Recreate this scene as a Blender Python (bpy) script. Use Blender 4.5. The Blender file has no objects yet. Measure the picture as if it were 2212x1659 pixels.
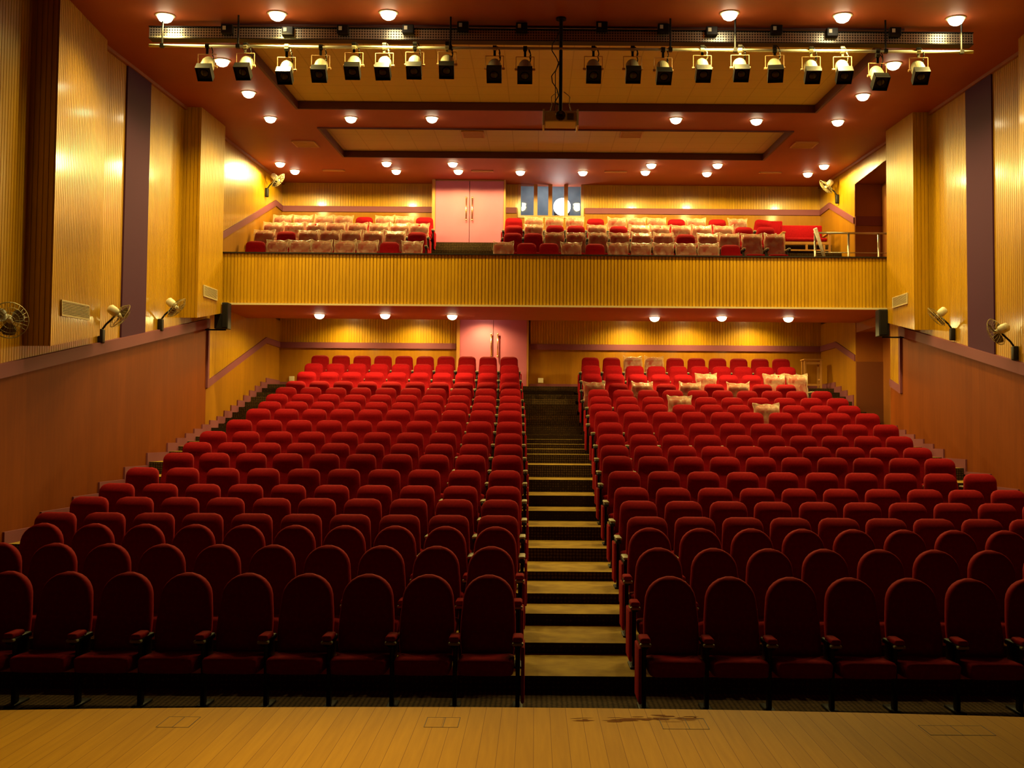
import bpy, bmesh, math, random
from mathutils import Vector, Matrix
random.seed(7)
C = bpy.context.scene.collection
PI = math.pi

# ------------------------------------------------------------------ camera, world, exposure
H = 2.41                       # camera height above the auditorium's front floor
F, PX, PY, ROLL = 2300.0, 1158.0, 829.5, 0.0078
TH = math.atan((936.0 - PY) / F)
cam_data = bpy.data.cameras.new('camera')
cam = bpy.data.objects.new('camera', cam_data); C.objects.link(cam)
cam_data.sensor_width = 36.0
cam_data.lens = F / 2212 * 36.0
cam_data.shift_x = -(PX - 1106.0) / 2212.0
cam.matrix_world = (Matrix.Translation((0, 0, H)) @ Matrix.Rotation(PI / 2 + TH, 4, 'X')
                    @ Matrix.Rotation(ROLL, 4, 'Z'))
bpy.context.scene.camera = cam
sc = bpy.context.scene
sc.view_settings.view_transform = 'Standard'
sc.view_settings.look = 'None'
sc.view_settings.gamma = 1
sc.view_settings.use_curve_mapping = False
sc.view_settings.exposure = 0.0
w = bpy.data.worlds.new('world'); sc.world = w; w.use_nodes = True
w.node_tree.nodes['Background'].inputs[0].default_value = (1.0, 0.5, 0.2, 1)
w.node_tree.nodes['Background'].inputs[1].default_value = 0.0008
LAMP_COL = (1.0, 0.76, 0.22)
E_HALL, E_REAR, E_UNDER, E_STAGE = 620.0, 270.0, 390.0, 500.0
BULB = 14.0


def ray(px, py):
    x = (px - PX) / F; y = (PY - py) / F
    c, s = math.cos(ROLL), math.sin(ROLL)
    xr = x * c - y * s; yr = x * s + y * c
    d = Vector((xr, math.cos(TH) - yr * math.sin(TH), math.sin(TH) + yr * math.cos(TH)))
    return d / d.y


def atY(px, py, Y): d = ray(px, py) * Y; d.z += H; return d
def atX(px, py, X): d = ray(px, py); d = d * (X / d.x); d.z += H; return d
def atZ(px, py, Z): d = ray(px, py); d = d * ((Z - H) / d.z); d.z += H; return d
CB, CS = 8.03, 0.052           # the ceiling rises gently towards the back
def ceil(Y): return CB + CS * Y
def atC(px, py):
    d = ray(px, py); Y = (CB - H) / (d.z - CS); d = d * Y; d.z += H; return d

# ------------------------------------------------------------------ materials
def mat(name, col, rough=0.6, metal=0.0, noise=None, coat=0.0, sheen=0.0, bump=0.0, spec=0.5,
        stretch=(1, 1, 1), nscale=8.0, alpha=None, emit=None, estr=0.0):
    m = bpy.data.materials.new(name); m.use_nodes = True
    nt = m.node_tree; b = nt.nodes['Principled BSDF']
    b.inputs['Base Color'].default_value = (*col, 1)
    b.inputs['Roughness'].default_value = rough
    b.inputs['Metallic'].default_value = metal
    b.inputs['Specular IOR Level'].default_value = spec
    b.inputs['Coat Weight'].default_value = coat
    b.inputs['Coat Roughness'].default_value = 0.22
    if sheen:
        b.inputs['Sheen Weight'].default_value = sheen
        b.inputs['Sheen Roughness'].default_value = 0.35
        b.inputs['Sheen Tint'].default_value = (1.0, 0.03, 0.04, 1)
    if emit:
        b.inputs['Emission Color'].default_value = (*emit, 1)
        b.inputs['Emission Strength'].default_value = estr
    if noise:
        tc = nt.nodes.new('ShaderNodeTexCoord'); mp = nt.nodes.new('ShaderNodeMapping')
        mp.inputs['Scale'].default_value = stretch
        nz = nt.nodes.new('ShaderNodeTexNoise'); nz.inputs['Scale'].default_value = nscale
        nz.inputs['Detail'].default_value = 4
        cr = nt.nodes.new('ShaderNodeValToRGB')
        cr.color_ramp.elements[0].position = 0.3; cr.color_ramp.elements[1].position = 0.7
        cr.color_ramp.elements[0].color = (*noise, 1); cr.color_ramp.elements[1].color = (*col, 1)
        nt.links.new(tc.outputs['Object'], mp.inputs[0]); nt.links.new(mp.outputs[0], nz.inputs[0])
        nt.links.new(nz.outputs[0], cr.inputs[0]); nt.links.new(cr.outputs[0], b.inputs['Base Color'])
        if bump:
            bp = nt.nodes.new('ShaderNodeBump'); bp.inputs['Strength'].default_value = bump
            bp.inputs['Distance'].default_value = 0.01
            nt.links.new(nz.outputs[0], bp.inputs['Height']); nt.links.new(bp.outputs[0], b.inputs['Normal'])
    return m


def wood_boards(name, c1, c2, width, axis='xy', rough=0.38, coat=0.55, line=0.0, spec=.4, tint=.22):
    """timber boards: every board has a tint of its own, with a stretched grain"""
    m = bpy.data.materials.new(name); m.use_nodes = True
    nt = m.node_tree; N = nt.nodes; L = nt.links; b = N['Principled BSDF']
    tc = N.new('ShaderNodeTexCoord'); sp = N.new('ShaderNodeSeparateXYZ'); L.new(tc.outputs['Object'], sp.inputs[0])
    ad = N.new('ShaderNodeMath'); ad.operation = 'ADD'
    L.new(sp.outputs[0], ad.inputs[0])
    if axis == 'xy': L.new(sp.outputs[1], ad.inputs[1])
    else: ad.inputs[1].default_value = 0
    dv = N.new('ShaderNodeMath'); dv.operation = 'DIVIDE'; dv.inputs[1].default_value = width; L.new(ad.outputs[0], dv.inputs[0])
    fl = N.new('ShaderNodeMath'); fl.operation = 'FLOOR'; L.new(dv.outputs[0], fl.inputs[0])
    wn = N.new('ShaderNodeTexWhiteNoise'); wn.noise_dimensions = '1D'; L.new(fl.outputs[0], wn.inputs['W'])
    mp = N.new('ShaderNodeMapping')
    mp.inputs['Scale'].default_value = (9, 9, 0.9) if axis == 'xy' else (16, 0.9, 9)
    L.new(tc.outputs['Object'], mp.inputs[0])
    nz = N.new('ShaderNodeTexNoise'); nz.inputs['Scale'].default_value = 2.2; nz.inputs['Detail'].default_value = 5
    L.new(mp.outputs[0], nz.inputs[0])
    mx = N.new('ShaderNodeMath'); mx.operation = 'MULTIPLY'; mx.inputs[1].default_value = tint; L.new(wn.outputs[0], mx.inputs[0])
    m2 = N.new('ShaderNodeMath'); m2.operation = 'MULTIPLY_ADD'; m2.inputs[1].default_value = 0.75; L.new(nz.outputs[0], m2.inputs[0]); L.new(mx.outputs[0], m2.inputs[2])
    cr = N.new('ShaderNodeValToRGB'); L.new(m2.outputs[0], cr.inputs[0])
    cr.color_ramp.elements[0].position = 0.25; cr.color_ramp.elements[1].position = 0.85
    cr.color_ramp.elements[0].color = (*c1, 1); cr.color_ramp.elements[1].color = (*c2, 1)
    out = cr.outputs[0]
    if line:
        fr = N.new('ShaderNodeMath'); fr.operation = 'FRACT'; L.new(dv.outputs[0], fr.inputs[0])
        lt = N.new('ShaderNodeMath'); lt.operation = 'LESS_THAN'; lt.inputs[1].default_value = line; L.new(fr.outputs[0], lt.inputs[0])
        mc = N.new('ShaderNodeMixRGB'); L.new(lt.outputs[0], mc.inputs[0]); L.new(out, mc.inputs[1])
        mc.inputs[2].default_value = (c1[0] * .5, c1[1] * .42, c1[2] * .4, 1); out = mc.outputs[0]
    L.new(out, b.inputs['Base Color'])
    b.inputs['Roughness'].default_value = rough
    b.inputs['Coat Weight'].default_value = coat; b.inputs['Coat Roughness'].default_value = 0.13
    b.inputs['Specular IOR Level'].default_value = spec
    return m


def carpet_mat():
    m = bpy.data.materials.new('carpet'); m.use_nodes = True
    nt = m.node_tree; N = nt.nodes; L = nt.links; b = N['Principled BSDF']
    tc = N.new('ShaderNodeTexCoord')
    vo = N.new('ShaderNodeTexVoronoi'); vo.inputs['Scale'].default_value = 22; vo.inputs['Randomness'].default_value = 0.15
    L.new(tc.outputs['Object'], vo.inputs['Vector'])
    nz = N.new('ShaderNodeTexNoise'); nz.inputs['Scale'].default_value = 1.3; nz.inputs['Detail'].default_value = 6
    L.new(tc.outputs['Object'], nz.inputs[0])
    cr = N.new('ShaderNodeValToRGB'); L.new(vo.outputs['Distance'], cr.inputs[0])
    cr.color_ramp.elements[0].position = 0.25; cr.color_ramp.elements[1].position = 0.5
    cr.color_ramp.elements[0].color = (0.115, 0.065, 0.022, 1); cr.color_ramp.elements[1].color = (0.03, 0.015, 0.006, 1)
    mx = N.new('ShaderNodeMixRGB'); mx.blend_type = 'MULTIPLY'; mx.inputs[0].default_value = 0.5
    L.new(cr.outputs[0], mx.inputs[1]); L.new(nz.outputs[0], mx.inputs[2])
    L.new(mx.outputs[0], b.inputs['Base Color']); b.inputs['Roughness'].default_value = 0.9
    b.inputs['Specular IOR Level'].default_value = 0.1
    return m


def tile_mat():
    m = bpy.data.materials.new('ceiling_tiles'); m.use_nodes = True
    nt = m.node_tree; N = nt.nodes; L = nt.links; b = N['Principled BSDF']
    tc = N.new('ShaderNodeTexCoord'); sp = N.new('ShaderNodeSeparateXYZ'); L.new(tc.outputs['Object'], sp.inputs[0])
    outs = []
    for k in (0, 1):
        d = N.new('ShaderNodeMath'); d.operation = 'DIVIDE'; d.inputs[1].default_value = 0.61; L.new(sp.outputs[k], d.inputs[0])
        f = N.new('ShaderNodeMath'); f.operation = 'FRACT'; L.new(d.outputs[0], f.inputs[0])
        l = N.new('ShaderNodeMath'); l.operation = 'LESS_THAN'; l.inputs[1].default_value = 0.035; L.new(f.outputs[0], l.inputs[0]); outs.append(l)
    mxx = N.new('ShaderNodeMath'); mxx.operation = 'MAXIMUM'; L.new(outs[0].outputs[0], mxx.inputs[0]); L.new(outs[1].outputs[0], mxx.inputs[1])
    mc = N.new('ShaderNodeMixRGB'); L.new(mxx.outputs[0], mc.inputs[0])
    mc.inputs[1].default_value = (0.64, 0.56, 0.26, 1); mc.inputs[2].default_value = (0.52, 0.44, 0.20, 1)
    L.new(mc.outputs[0], b.inputs['Base Color']); b.inputs['Roughness'].default_value = 0.7
    return m


def plastic_mat():
    m = bpy.data.materials.new('clear_plastic_sheet'); m.use_nodes = True
    nt = m.node_tree; N = nt.nodes; L = nt.links; b = N['Principled BSDF']
    b.inputs['Base Color'].default_value = (0.80, 0.62, 0.42, 1)
    b.inputs['Roughness'].default_value = 0.28
    tr = N.new('ShaderNodeBsdfTransparent'); mx = N.new('ShaderNodeMixShader')
    lw = N.new('ShaderNodeLayerWeight'); lw.inputs[0].default_value = 0.15
    tc = N.new('ShaderNodeTexCoord'); nz = N.new('ShaderNodeTexNoise'); nz.inputs['Scale'].default_value = 4; nz.inputs['Detail'].default_value = 3
    nz.inputs['Distortion'].default_value = 1.6
    L.new(tc.outputs['Object'], nz.inputs[0])
    cr = N.new('ShaderNodeValToRGB'); L.new(nz.outputs[0], cr.inputs[0])
    cr.color_ramp.elements[0].position = 0.42; cr.color_ramp.elements[1].position = 0.62
    cr.color_ramp.elements[0].color = (0.07, 0.07, 0.07, 1); cr.color_ramp.elements[1].color = (0.27, 0.27, 0.27, 1)
    ad = N.new('ShaderNodeMath'); ad.operation = 'ADD'; ad.use_clamp = True
    L.new(cr.outputs[0], ad.inputs[0]); L.new(lw.outputs['Facing'], ad.inputs[1])
    bp = N.new('ShaderNodeBump'); bp.inputs['Strength'].default_value = 0.8; bp.inputs['Distance'].default_value = 0.02
    L.new(nz.outputs[0], bp.inputs['Height']); L.new(bp.outputs[0], b.inputs['Normal'])
    L.new(ad.outputs[0], mx.inputs[0]); L.new(tr.outputs[0], mx.inputs[1]); L.new(b.outputs[0], mx.inputs[2])
    L.new(mx.outputs[0], N['Material Output'].inputs[0])
    return m


def glass_mat():
    m = bpy.data.materials.new('window_glass'); m.use_nodes = True
    nt = m.node_tree; N = nt.nodes; L = nt.links
    tr = N.new('ShaderNodeBsdfTransparent'); gl = N.new('ShaderNodeBsdfGlossy'); gl.inputs['Roughness'].default_value = 0.03
    mx = N.new('ShaderNodeMixShader'); mx.inputs[0].default_value = 0.08
    L.new(tr.outputs[0], mx.inputs[1]); L.new(gl.outputs[0], mx.inputs[2]); L.new(mx.outputs[0], N['Material Output'].inputs[0])
    return m


def perforated_mat():
    m = bpy.data.materials.new('perforated_steel'); m.use_nodes = True
    nt = m.node_tree; N = nt.nodes; L = nt.links; b = N['Principled BSDF']
    tc = N.new('ShaderNodeTexCoord'); vo = N.new('ShaderNodeTexVoronoi'); vo.inputs['Scale'].default_value = 24; vo.inputs['Randomness'].default_value = 0.0
    L.new(tc.outputs['Object'], vo.inputs['Vector'])
    cr = N.new('ShaderNodeValToRGB'); L.new(vo.outputs['Distance'], cr.inputs[0])
    cr.color_ramp.elements[0].position = 0.28; cr.color_ramp.elements[1].position = 0.34
    cr.color_ramp.elements[0].color = (0.02, 0.014, 0.01, 1); cr.color_ramp.elements[1].color = (0.42, 0.38, 0.30, 1)
    L.new(cr.outputs[0], b.inputs['Base Color']); b.inputs['Metallic'].default_value = 0.6; b.inputs['Roughness'].default_value = 0.3
    return m


M = {}
M['boards'] = wood_boards('yellow_timber_boards', (0.39, 0.192, 0.001), (0.55, 0.30, 0.002), 0.077)
M['ply'] = wood_boards('brown_veneer_panel', (0.165, 0.034, 0.001), (0.22, 0.047, 0.0015), 0.31, rough=0.6, coat=0.0, spec=.1, tint=.35)
M['ply_back'] = wood_boards('honey_veneer_panel', (0.27, 0.105, 0.002), (0.36, 0.15, 0.003), 0.31, rough=0.5, coat=0.15, spec=.2, tint=.3)
M['stage'] = wood_boards('stage_planks', (0.50, 0.235, 0.004), (0.66, 0.33, 0.008), 0.092, axis='x', rough=0.6, coat=0.0, line=0.028, spec=.06, tint=.24)
M['carpet'] = carpet_mat()
M['tread'] = mat('lit_tan_tread', (0.36, 0.225, 0.03), 0.85, noise=(0.23, 0.13, 0.02), nscale=5, spec=0.15)  # paler than the risers: light on the treads painted in
M['tiles'] = tile_mat()
M['ceiling'] = mat('maroon_ceiling_paint', (0.36, 0.080, 0.030), 0.6, noise=(0.33, 0.073, 0.028), nscale=1.5, spec=.3)
M['dark_maroon'] = mat('dark_maroon_paint', (0.10, 0.022, 0.014), 0.6)
M['brown_wall'] = mat('dark_brown_veneer', (0.32, 0.10, 0.012), 0.5, noise=(0.26, 0.08, 0.010), nscale=3, stretch=(1, 1, .2))
M['recess_low'] = mat('dark_russet_panel', (0.17, 0.045, 0.010), 0.6)
M['white_sheet'] = mat('crumpled_white_plastic', (0.85, 0.80, 0.70), 0.3, noise=(0.6, 0.5, 0.4), nscale=14, bump=.6)
M['purple'] = mat('purple_paint', (0.195, 0.055, 0.080), 0.6, spec=.2)
M['purple_dark'] = mat('purple_wall_panel', (0.062, 0.014, 0.048), 0.8, spec=.2)
M['pink'] = mat('pink_door_paint', (0.50, 0.125, 0.23), 0.55, noise=(0.46, 0.115, 0.21), nscale=2)
M['red'] = mat('red_velvet', (0.27, 0.0035, 0.008), 0.85, sheen=0.15, spec=0.06, noise=(0.21, 0.003, 0.0065), nscale=30)
M['black'] = mat('black_plastic', (0.008, 0.006, 0.005), 0.5, spec=.3)
M['black_metal'] = mat('black_painted_metal', (0.010, 0.008, 0.007), 0.45, metal=0.2, spec=.3)
M['cream_cap'] = mat('beige_armrest_plastic', (0.30, 0.25, 0.15), 0.45)
M['steel'] = mat('brushed_steel', (0.62, 0.58, 0.48), 0.3, metal=0.9)
M['pipe'] = mat('cream_painted_pipe', (0.55, 0.50, 0.34), 0.4, metal=0.2)
M['brass'] = mat('polished_brass', (0.80, 0.62, 0.32), 0.25, metal=1.0)
M['cream'] = mat('cream_plastic', (0.72, 0.66, 0.48), 0.45)
M['housing'] = mat('pale_metal_housing', (0.46, 0.42, 0.28), 0.45, metal=0.25)
M['grille'] = mat('cream_grille_metal', (0.62, 0.52, 0.30), 0.5)
M['slot'] = mat('dark_grille_recess', (0.03, 0.018, 0.010), 0.8)
M['ceil_vent'] = mat('brown_vent_metal', (0.62, 0.36, 0.16), 0.6)
M['wood_frame'] = mat('varnished_wood', (0.50, 0.24, 0.06), 0.4, noise=(0.40, 0.18, 0.04), nscale=6, stretch=(1, 1, .2), coat=0.3)
M['bulb'] = mat('lit_lamp_glass', (1, 1, 1), 0.5, emit=(1.0, 0.86, 0.52), estr=BULB)
M['glare'] = mat('projector_beam_glass', (1, 1, 1), 0.5, emit=(1.0, 0.97, 0.92), estr=22)
M['booth'] = mat('grey_blue_booth_wall', (0.40, 0.46, 0.48), 0.8, noise=(0.24, 0.31, 0.36), nscale=3)
M['plastic'] = plastic_mat()
M['glass'] = glass_mat()
M['perforated'] = perforated_mat()
M['lens'] = mat('dark_lens_glass', (0.012, 0.008, 0.008), 0.12, coat=.3)
M['stain'] = mat('dark_scuff', (0.24, 0.075, 0.008), 0.8, spec=.05)
M['seam'] = mat('dark_seam', (0.10, 0.045, 0.015), 0.7)
M['fan_blade'] = mat('smoky_brown_blade', (0.16, 0.10, 0.04), 0.35)
M['guard'] = mat('olive_wire_guard', (0.30, 0.24, 0.11), 0.45, metal=.3)

# ------------------------------------------------------------------ helpers
def link(name, bm, m, parent=None, smooth=False, loc=None):
    me = bpy.data.meshes.new(name)
    bmesh.ops.recalc_face_normals(bm, faces=bm.faces)
    bm.to_mesh(me); bm.free()
    for x in (m if isinstance(m, (list, tuple)) else [m]): me.materials.append(x)
    if smooth:
        for p in me.polygons: p.use_smooth = True
    o = bpy.data.objects.new(name, me); C.objects.link(o)
    if parent: o.parent = parent
    if loc: o.location = loc
    return o


def NB(): return bmesh.new()


def box(bm, x0, x1, y0, y1, z0, z1, mi=0, rot=None, piv=None):
    vs = [bm.verts.new((x, y, z)) for x in (x0, x1) for y in (y0, y1) for z in (z0, z1)]
    fs = []
    for idx in ((0, 1, 3, 2), (4, 6, 7, 5), (0, 4, 5, 1), (2, 3, 7, 6), (0, 2, 6, 4), (1, 5, 7, 3)):
        f = bm.faces.new([vs[i] for i in idx]); f.material_index = mi; fs.append(f)
    if rot: bmesh.ops.rotate(bm, verts=vs, cent=piv or (0, 0, 0), matrix=rot)
    return vs


def bbox_bev(bm, x0, x1, y0, y1, z0, z1, r=0.01, seg=2):
    vs = box(bm, x0, x1, y0, y1, z0, z1)
    es = list({e for v in vs for e in v.link_edges})
    bmesh.ops.bevel(bm, geom=es, offset=r, segments=seg, affect='EDGES', profile=0.5)


def tube(bm, p0, p1, r, seg=10, r1=None, caps=True):
    p0 = Vector(p0); p1 = Vector(p1); d = p1 - p0
    if d.length < 1e-6: return
    q = d.to_track_quat('Z', 'Y').to_matrix()
    r1 = r if r1 is None else r1
    a = []; b = []
    for i in range(seg):
        t = 2 * PI * i / seg; v = Vector((math.cos(t), math.sin(t), 0))
        a.append(bm.verts.new(p0 + q @ (v * r))); b.append(bm.verts.new(p1 + q @ (v * r1)))
    for i in range(seg):
        j = (i + 1) % seg; bm.faces.new((a[i], a[j], b[j], b[i]))
    if caps: bm.faces.new(a[::-1]); bm.faces.new(b)


def path_tube(bm, pts, r, seg=8):
    for a, b in zip(pts[:-1], pts[1:]): tube(bm, a, b, r, seg)


def lathe(bm, prof, seg=24, mtx=None):
    """profile of (radius, height) turned about Z, then moved by mtx"""
    rings = []
    for r, z in prof:
        ring = []
        if r < 1e-6:
            v = bm.verts.new((0, 0, z)); ring = [v]
        else:
            for i in range(seg):
                t = 2 * PI * i / seg; ring.append(bm.verts.new((r * math.cos(t), r * math.sin(t), z)))
        rings.append(ring)
    for A, B in zip(rings[:-1], rings[1:]):
        for i in range(seg):
            j = (i + 1) % seg
            if len(A) == 1 and len(B) == 1: continue
            if len(A) == 1: bm.faces.new((A[0], B[j], B[i]))
            elif len(B) == 1: bm.faces.new((A[i], A[j], B[0]))
            else: bm.faces.new((A[i], A[j], B[j], B[i]))
    vs = [v for ring in rings for v in ring]
    if mtx is not None: bmesh.ops.transform(bm, matrix=mtx, verts=vs)
    return vs


def ring_torus(bm, R, r, mtx, seg=28, ms=5):
    vs = []
    for i in range(seg):
        a = 2 * PI * i / seg
        for k in range(ms):
            b = 2 * PI * k / ms
            vs.append(bm.verts.new(mtx @ Vector(((R + r * math.cos(b)) * math.cos(a), (R + r * math.cos(b)) * math.sin(a), r * math.sin(b)))))
    for i in range(seg):
        for k in range(ms):
            i2 = (i + 1) % seg; k2 = (k + 1) % ms
            bm.faces.new((vs[i * ms + k], vs[i2 * ms + k], vs[i2 * ms + k2], vs[i * ms + k2]))


def prism(bm, poly, axis, a, b, mi=0):
    """poly in the plane across axis, extruded from a to b. axis 'X': poly=(y,z); 'Y': (x,z); 'Z': (x,y)"""
    def P(p, t):
        return {'X': (t, p[0], p[1]), 'Y': (p[0], t, p[1]), 'Z': (p[0], p[1], t)}[axis]
    A = [bm.verts.new(P(p, a)) for p in poly]; B = [bm.verts.new(P(p, b)) for p in poly]
    n = len(poly)
    bm.faces.new(A).material_index = mi; bm.faces.new(B[::-1]).material_index = mi
    for i in range(n):
        j = (i + 1) % n; bm.faces.new((A[i], B[i], B[j], A[j])).material_index = mi


def boards(bm, p0, p1, zlo, zhi, inward, w=0.077, g=0.013, dep=0.012, back=True):
    """upright boards with real grooves along the plan line p0-p1; zlo/zhi are functions of world (x,y)"""
    p0 = Vector((p0[0], p0[1], 0)); p1 = Vector((p1[0], p1[1], 0)); L = (p1 - p0).length
    d = (p1 - p0) / L; n = Vector((inward[0], inward[1], 0)).normalized()
    prof = []; t = 0.0
    while t < L - 1e-6:
        e = min(t + w - g, L); prof += [(t, 0), (e, 0)]
        if e < L:
            e2 = min(t + w, L); prof += [(e + 0.001, dep), (max(e + .002, e2 - 0.001), dep)]
        t += w
    prof.append((L, 0)) if prof[-1][0] < L else None
    lo = []; hi = []
    for t, q in prof:
        p = p0 + d * t - n * q
        lo.append(bm.verts.new((p.x, p.y, zlo(p.x, p.y)))); hi.append(bm.verts.new((p.x, p.y, zhi(p.x, p.y))))
    for i in range(len(prof) - 1): bm.faces.new((lo[i], lo[i + 1], hi[i + 1], hi[i]))
    if not back: return
    # a backing skin gives the panelling its thickness
    b = [p0 - n * (dep + .04), p1 - n * (dep + .04)]
    q = [bm.verts.new((b[0].x, b[0].y, zlo(p0.x, p0.y))), bm.verts.new((b[1].x, b[1].y, zlo(p1.x, p1.y))),
         bm.verts.new((b[1].x, b[1].y, zhi(p1.x, p1.y))), bm.verts.new((b[0].x, b[0].y, zhi(p0.x, p0.y)))]
    bm.faces.new(q)
    bm.faces.new((lo[0], hi[0], q[3], q[0])); bm.faces.new((lo[-1], q[1], q[2], hi[-1]))


def tag(o, label=None, cat=None, group=None, kind=None):
    if label: o['label'] = label
    if cat: o['category'] = cat
    if group: o['group'] = group
    if kind: o['kind'] = kind
    return o


def struct(name, bm, m, label, cat, smooth=False):
    return tag(link(name, bm, m, None, smooth), label, cat, kind='structure')


def thing(name, loc, label, cat, group=None, rz=0, kind=None):
    o = bpy.data.objects.new(name, None); C.objects.link(o); o.empty_display_size = 0.1
    o.location = loc; o.rotation_euler = (0, 0, rz)
    return tag(o, label, cat, group, kind)


def copy_tree(o, parent=None):
    c = o.copy(); C.objects.link(c)
    if parent: c.parent = parent
    for ch in list(o.children): copy_tree(ch, c)
    return c


ORD = ['', 'first', 'second', 'third', 'fourth', 'fifth', 'sixth', 'seventh', 'eighth', 'ninth', 'tenth', 'eleventh',
       'twelfth', 'thirteenth', 'fourteenth', 'fifteenth', 'sixteenth', 'seventeenth', 'eighteenth', 'nineteenth', 'twentieth']

# ------------------------------------------------------------------ dimensions of the room
XL, XR, YB = -7.4, 8.2, 30.6
YS = [9.87, 10.87, 11.87, 12.6, 13.7, 14.8, 15.9, 17, 18, 19.1, 20.2, 21.3, 22.4, 23.5, 24.6, 25.7, 26.8, 27.9, 29.0]
TY = [1243, 1182, 1139, 1113, 1079, 1050, 1015.5, 983, 960, 936, 911, 887, 871, 855, 840, 826.5, 806.6, 788.5, 771]
ZT = [atY(1100, y, Y).z for y, Y in zip(TY, YS)]
ZF = [z - (1.10 if k < 3 else 1.05) for k, z in enumerate(ZT)]
ZF[0] = 0.0
RS = [6.25] + [YS[k] + 0.16 for k in range(18)]     # front edge of every tier
ZLAND, YLAND = 3.70, 29.18
STEPS = [(RS[k], ZF[k]) for k in range(19)] + [(YLAND, ZLAND)]
# the same with the half steps of the gangways
GANG = []
for k in range(19):
    GANG.append((RS[k], ZF[k]))
    if k >= 12:
        nz = ZF[k + 1] if k < 18 else ZLAND
        ny = RS[k + 1] if k < 18 else YLAND
        GANG.append((ny - 0.5 * (ny - RS[k]), (ZF[k] + nz) / 2))
GANG.append((YLAND, ZLAND))

# ------------------------------------------------------------------ floors
bm = NB()
poly = [(6.25, -0.2)]
for i, (y, z) in enumerate(STEPS):
    if i: poly.append((y, STEPS[i - 1][1]))
    poly.append((y, z))
poly += [(YB + .3, ZLAND), (YB + .3, -0.2)]
prism(bm, poly, 'X', XL, XR)
for (xa, xb) in ((-0.42, 1.02), (XL, -6.42), (7.25, XR)):
    for k in range(12, 19):
        ny = RS[k + 1] if k < 18 else YLAND; nz = ZF[k + 1] if k < 18 else ZLAND
        box(bm, xa, xb, ny - 0.5 * (ny - RS[k]), ny + .01, ZF[k] - .05, (ZF[k] + nz) / 2)
box(bm, 8.2, 8.9, 24.3, 27.6, 1.0, ZF[14])
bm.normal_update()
for f in bm.faces:  # lamp light on treads put into colour; shaded front floor stays dark
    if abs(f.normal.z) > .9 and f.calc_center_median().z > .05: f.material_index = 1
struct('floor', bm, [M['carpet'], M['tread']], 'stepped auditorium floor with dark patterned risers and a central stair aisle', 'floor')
# nosings of the central stair
# stage
bm = NB(); pts = []
for i in range(25):
    x = -8.4 + 17.6 * i / 24; pts.append((x, 6.30 - (x * x) / 62.0))
prism(bm, pts + [(9.2, -1.0), (-8.4, -1.0)], 'Z', 0.55, 0.81)
struct('floor', bm, M['stage'], 'wooden plank stage floor with a gently curved front edge', 'stage')
bm = NB()
prism(bm, [(x, y - .03) for x, y in pts] + [(x, y - .13) for x, y in pts[::-1]], 'Z', -0.2, 0.55)
struct('wall_front', bm, M['brown_wall'], 'dark face under the curved front edge of the stage', 'wall')

# ------------------------------------------------------------------ side walls
def bandL(Y): return H + .93 + .1757 * (Y - 14.8)
def bandR(Y): return H + 1.26 + .2024 * (Y - 17.9)
def rearlow(Y): return (H + 1.18 + .2814 * (Y - 24.1)) if Y < 29.04 else H + 2.57
def rearup(Y, s=0): return (H + 4.74 + .372 * (Y - 25.0)) if Y < 29.8 else H + 6.53
def rearupR(Y): return (H + 5.64 + .39 * (Y - 27.3)) if Y < 29.6 else H + 6.53
def floorz(Y):
    z = 0
    for y, q in STEPS:
        if Y >= y: z = q
    return z
YM = 23.85
# lower veneer panels
bm = NB(); prism(bm, [(6.0, -.2), (YM, -.2), (YM, bandL(YM)), (6.0, bandL(6.0))], 'X', XL - .25, XL)
struct('wall_left', bm, M['ply'], 'smooth reddish brown veneer lower part of the left side wall', 'wall')
bm = NB()
prism(bm, [(YM, -.2), (YB, -.2), (YB, H + 2.57), (29.04, H + 2.57), (YM, rearlow(YM))], 'X', XL - .25, XL)
prism(bm, [(YM, 5.6), (YB, 5.6), (YB, H + 6.53), (29.8, H + 6.53), (YM, rearup(YM))], 'X', XL - .25, XL)
struct('wall_left', bm, M['ply_back'], 'smooth honey veneer on the left wall under and on the balcony', 'wall')
bm = NB(); prism(bm, [(6.0, -.2), (24.6, -.2), (24.6, rearlow(24.6)), (YM, rearlow(YM)), (YM, bandR(YM)), (6.0, bandR(6.0))], 'X', XR, XR + .25)
struct('wall_right', bm, M['ply'], 'smooth reddish brown veneer lower part of the right side wall', 'wall')
bm = NB()
prism(bm, [(27.3, 0), (YB, 0), (YB, H + 2.57), (29.04, H + 2.57), (27.3, rearlow(27.3))], 'X', XR, XR + .25)
prism(bm, [(27.3, 5.6), (YB, 5.6), (YB, H + 6.53), (29.6, H + 6.53), (27.3, rearupR(27.3))], 'X', XR, XR + .25)
struct('wall_right', bm, M['ply_back'], 'smooth honey veneer on the right wall under and on the balcony', 'wall')
cz = lambda x, y: ceil(y) + .03
bm = NB()
boards(bm, (XL, 12.6), (XL, YM), lambda x, y: bandL(y), cz, (1, 0))
boards(bm, (XL, YM), (XL, YB), lambda x, y: rearlow(y), lambda x, y: 5.7, (1, 0))
boards(bm, (XL, YM), (XL, YB), lambda x, y: rearup(y), cz, (1, 0))
struct('wall_left', bm, M['boards'], 'tall yellow timber boarding on the upper left side wall', 'wall')
bm = NB()
boards(bm, (XR, 12.6), (XR, YM), lambda x, y: bandR(y), cz, (-1, 0))
boards(bm, (XR, YM), (XR, 24.6), lambda x, y: rearlow(y), cz, (-1, 0))
boards(bm, (XR, 27.3), (XR, YB), lambda x, y: rearlow(y), lambda x, y: 5.7, (-1, 0))
boards(bm, (XR, 27.3), (XR, YB), lambda x, y: rearupR(y), cz, (-1, 0))
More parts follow.
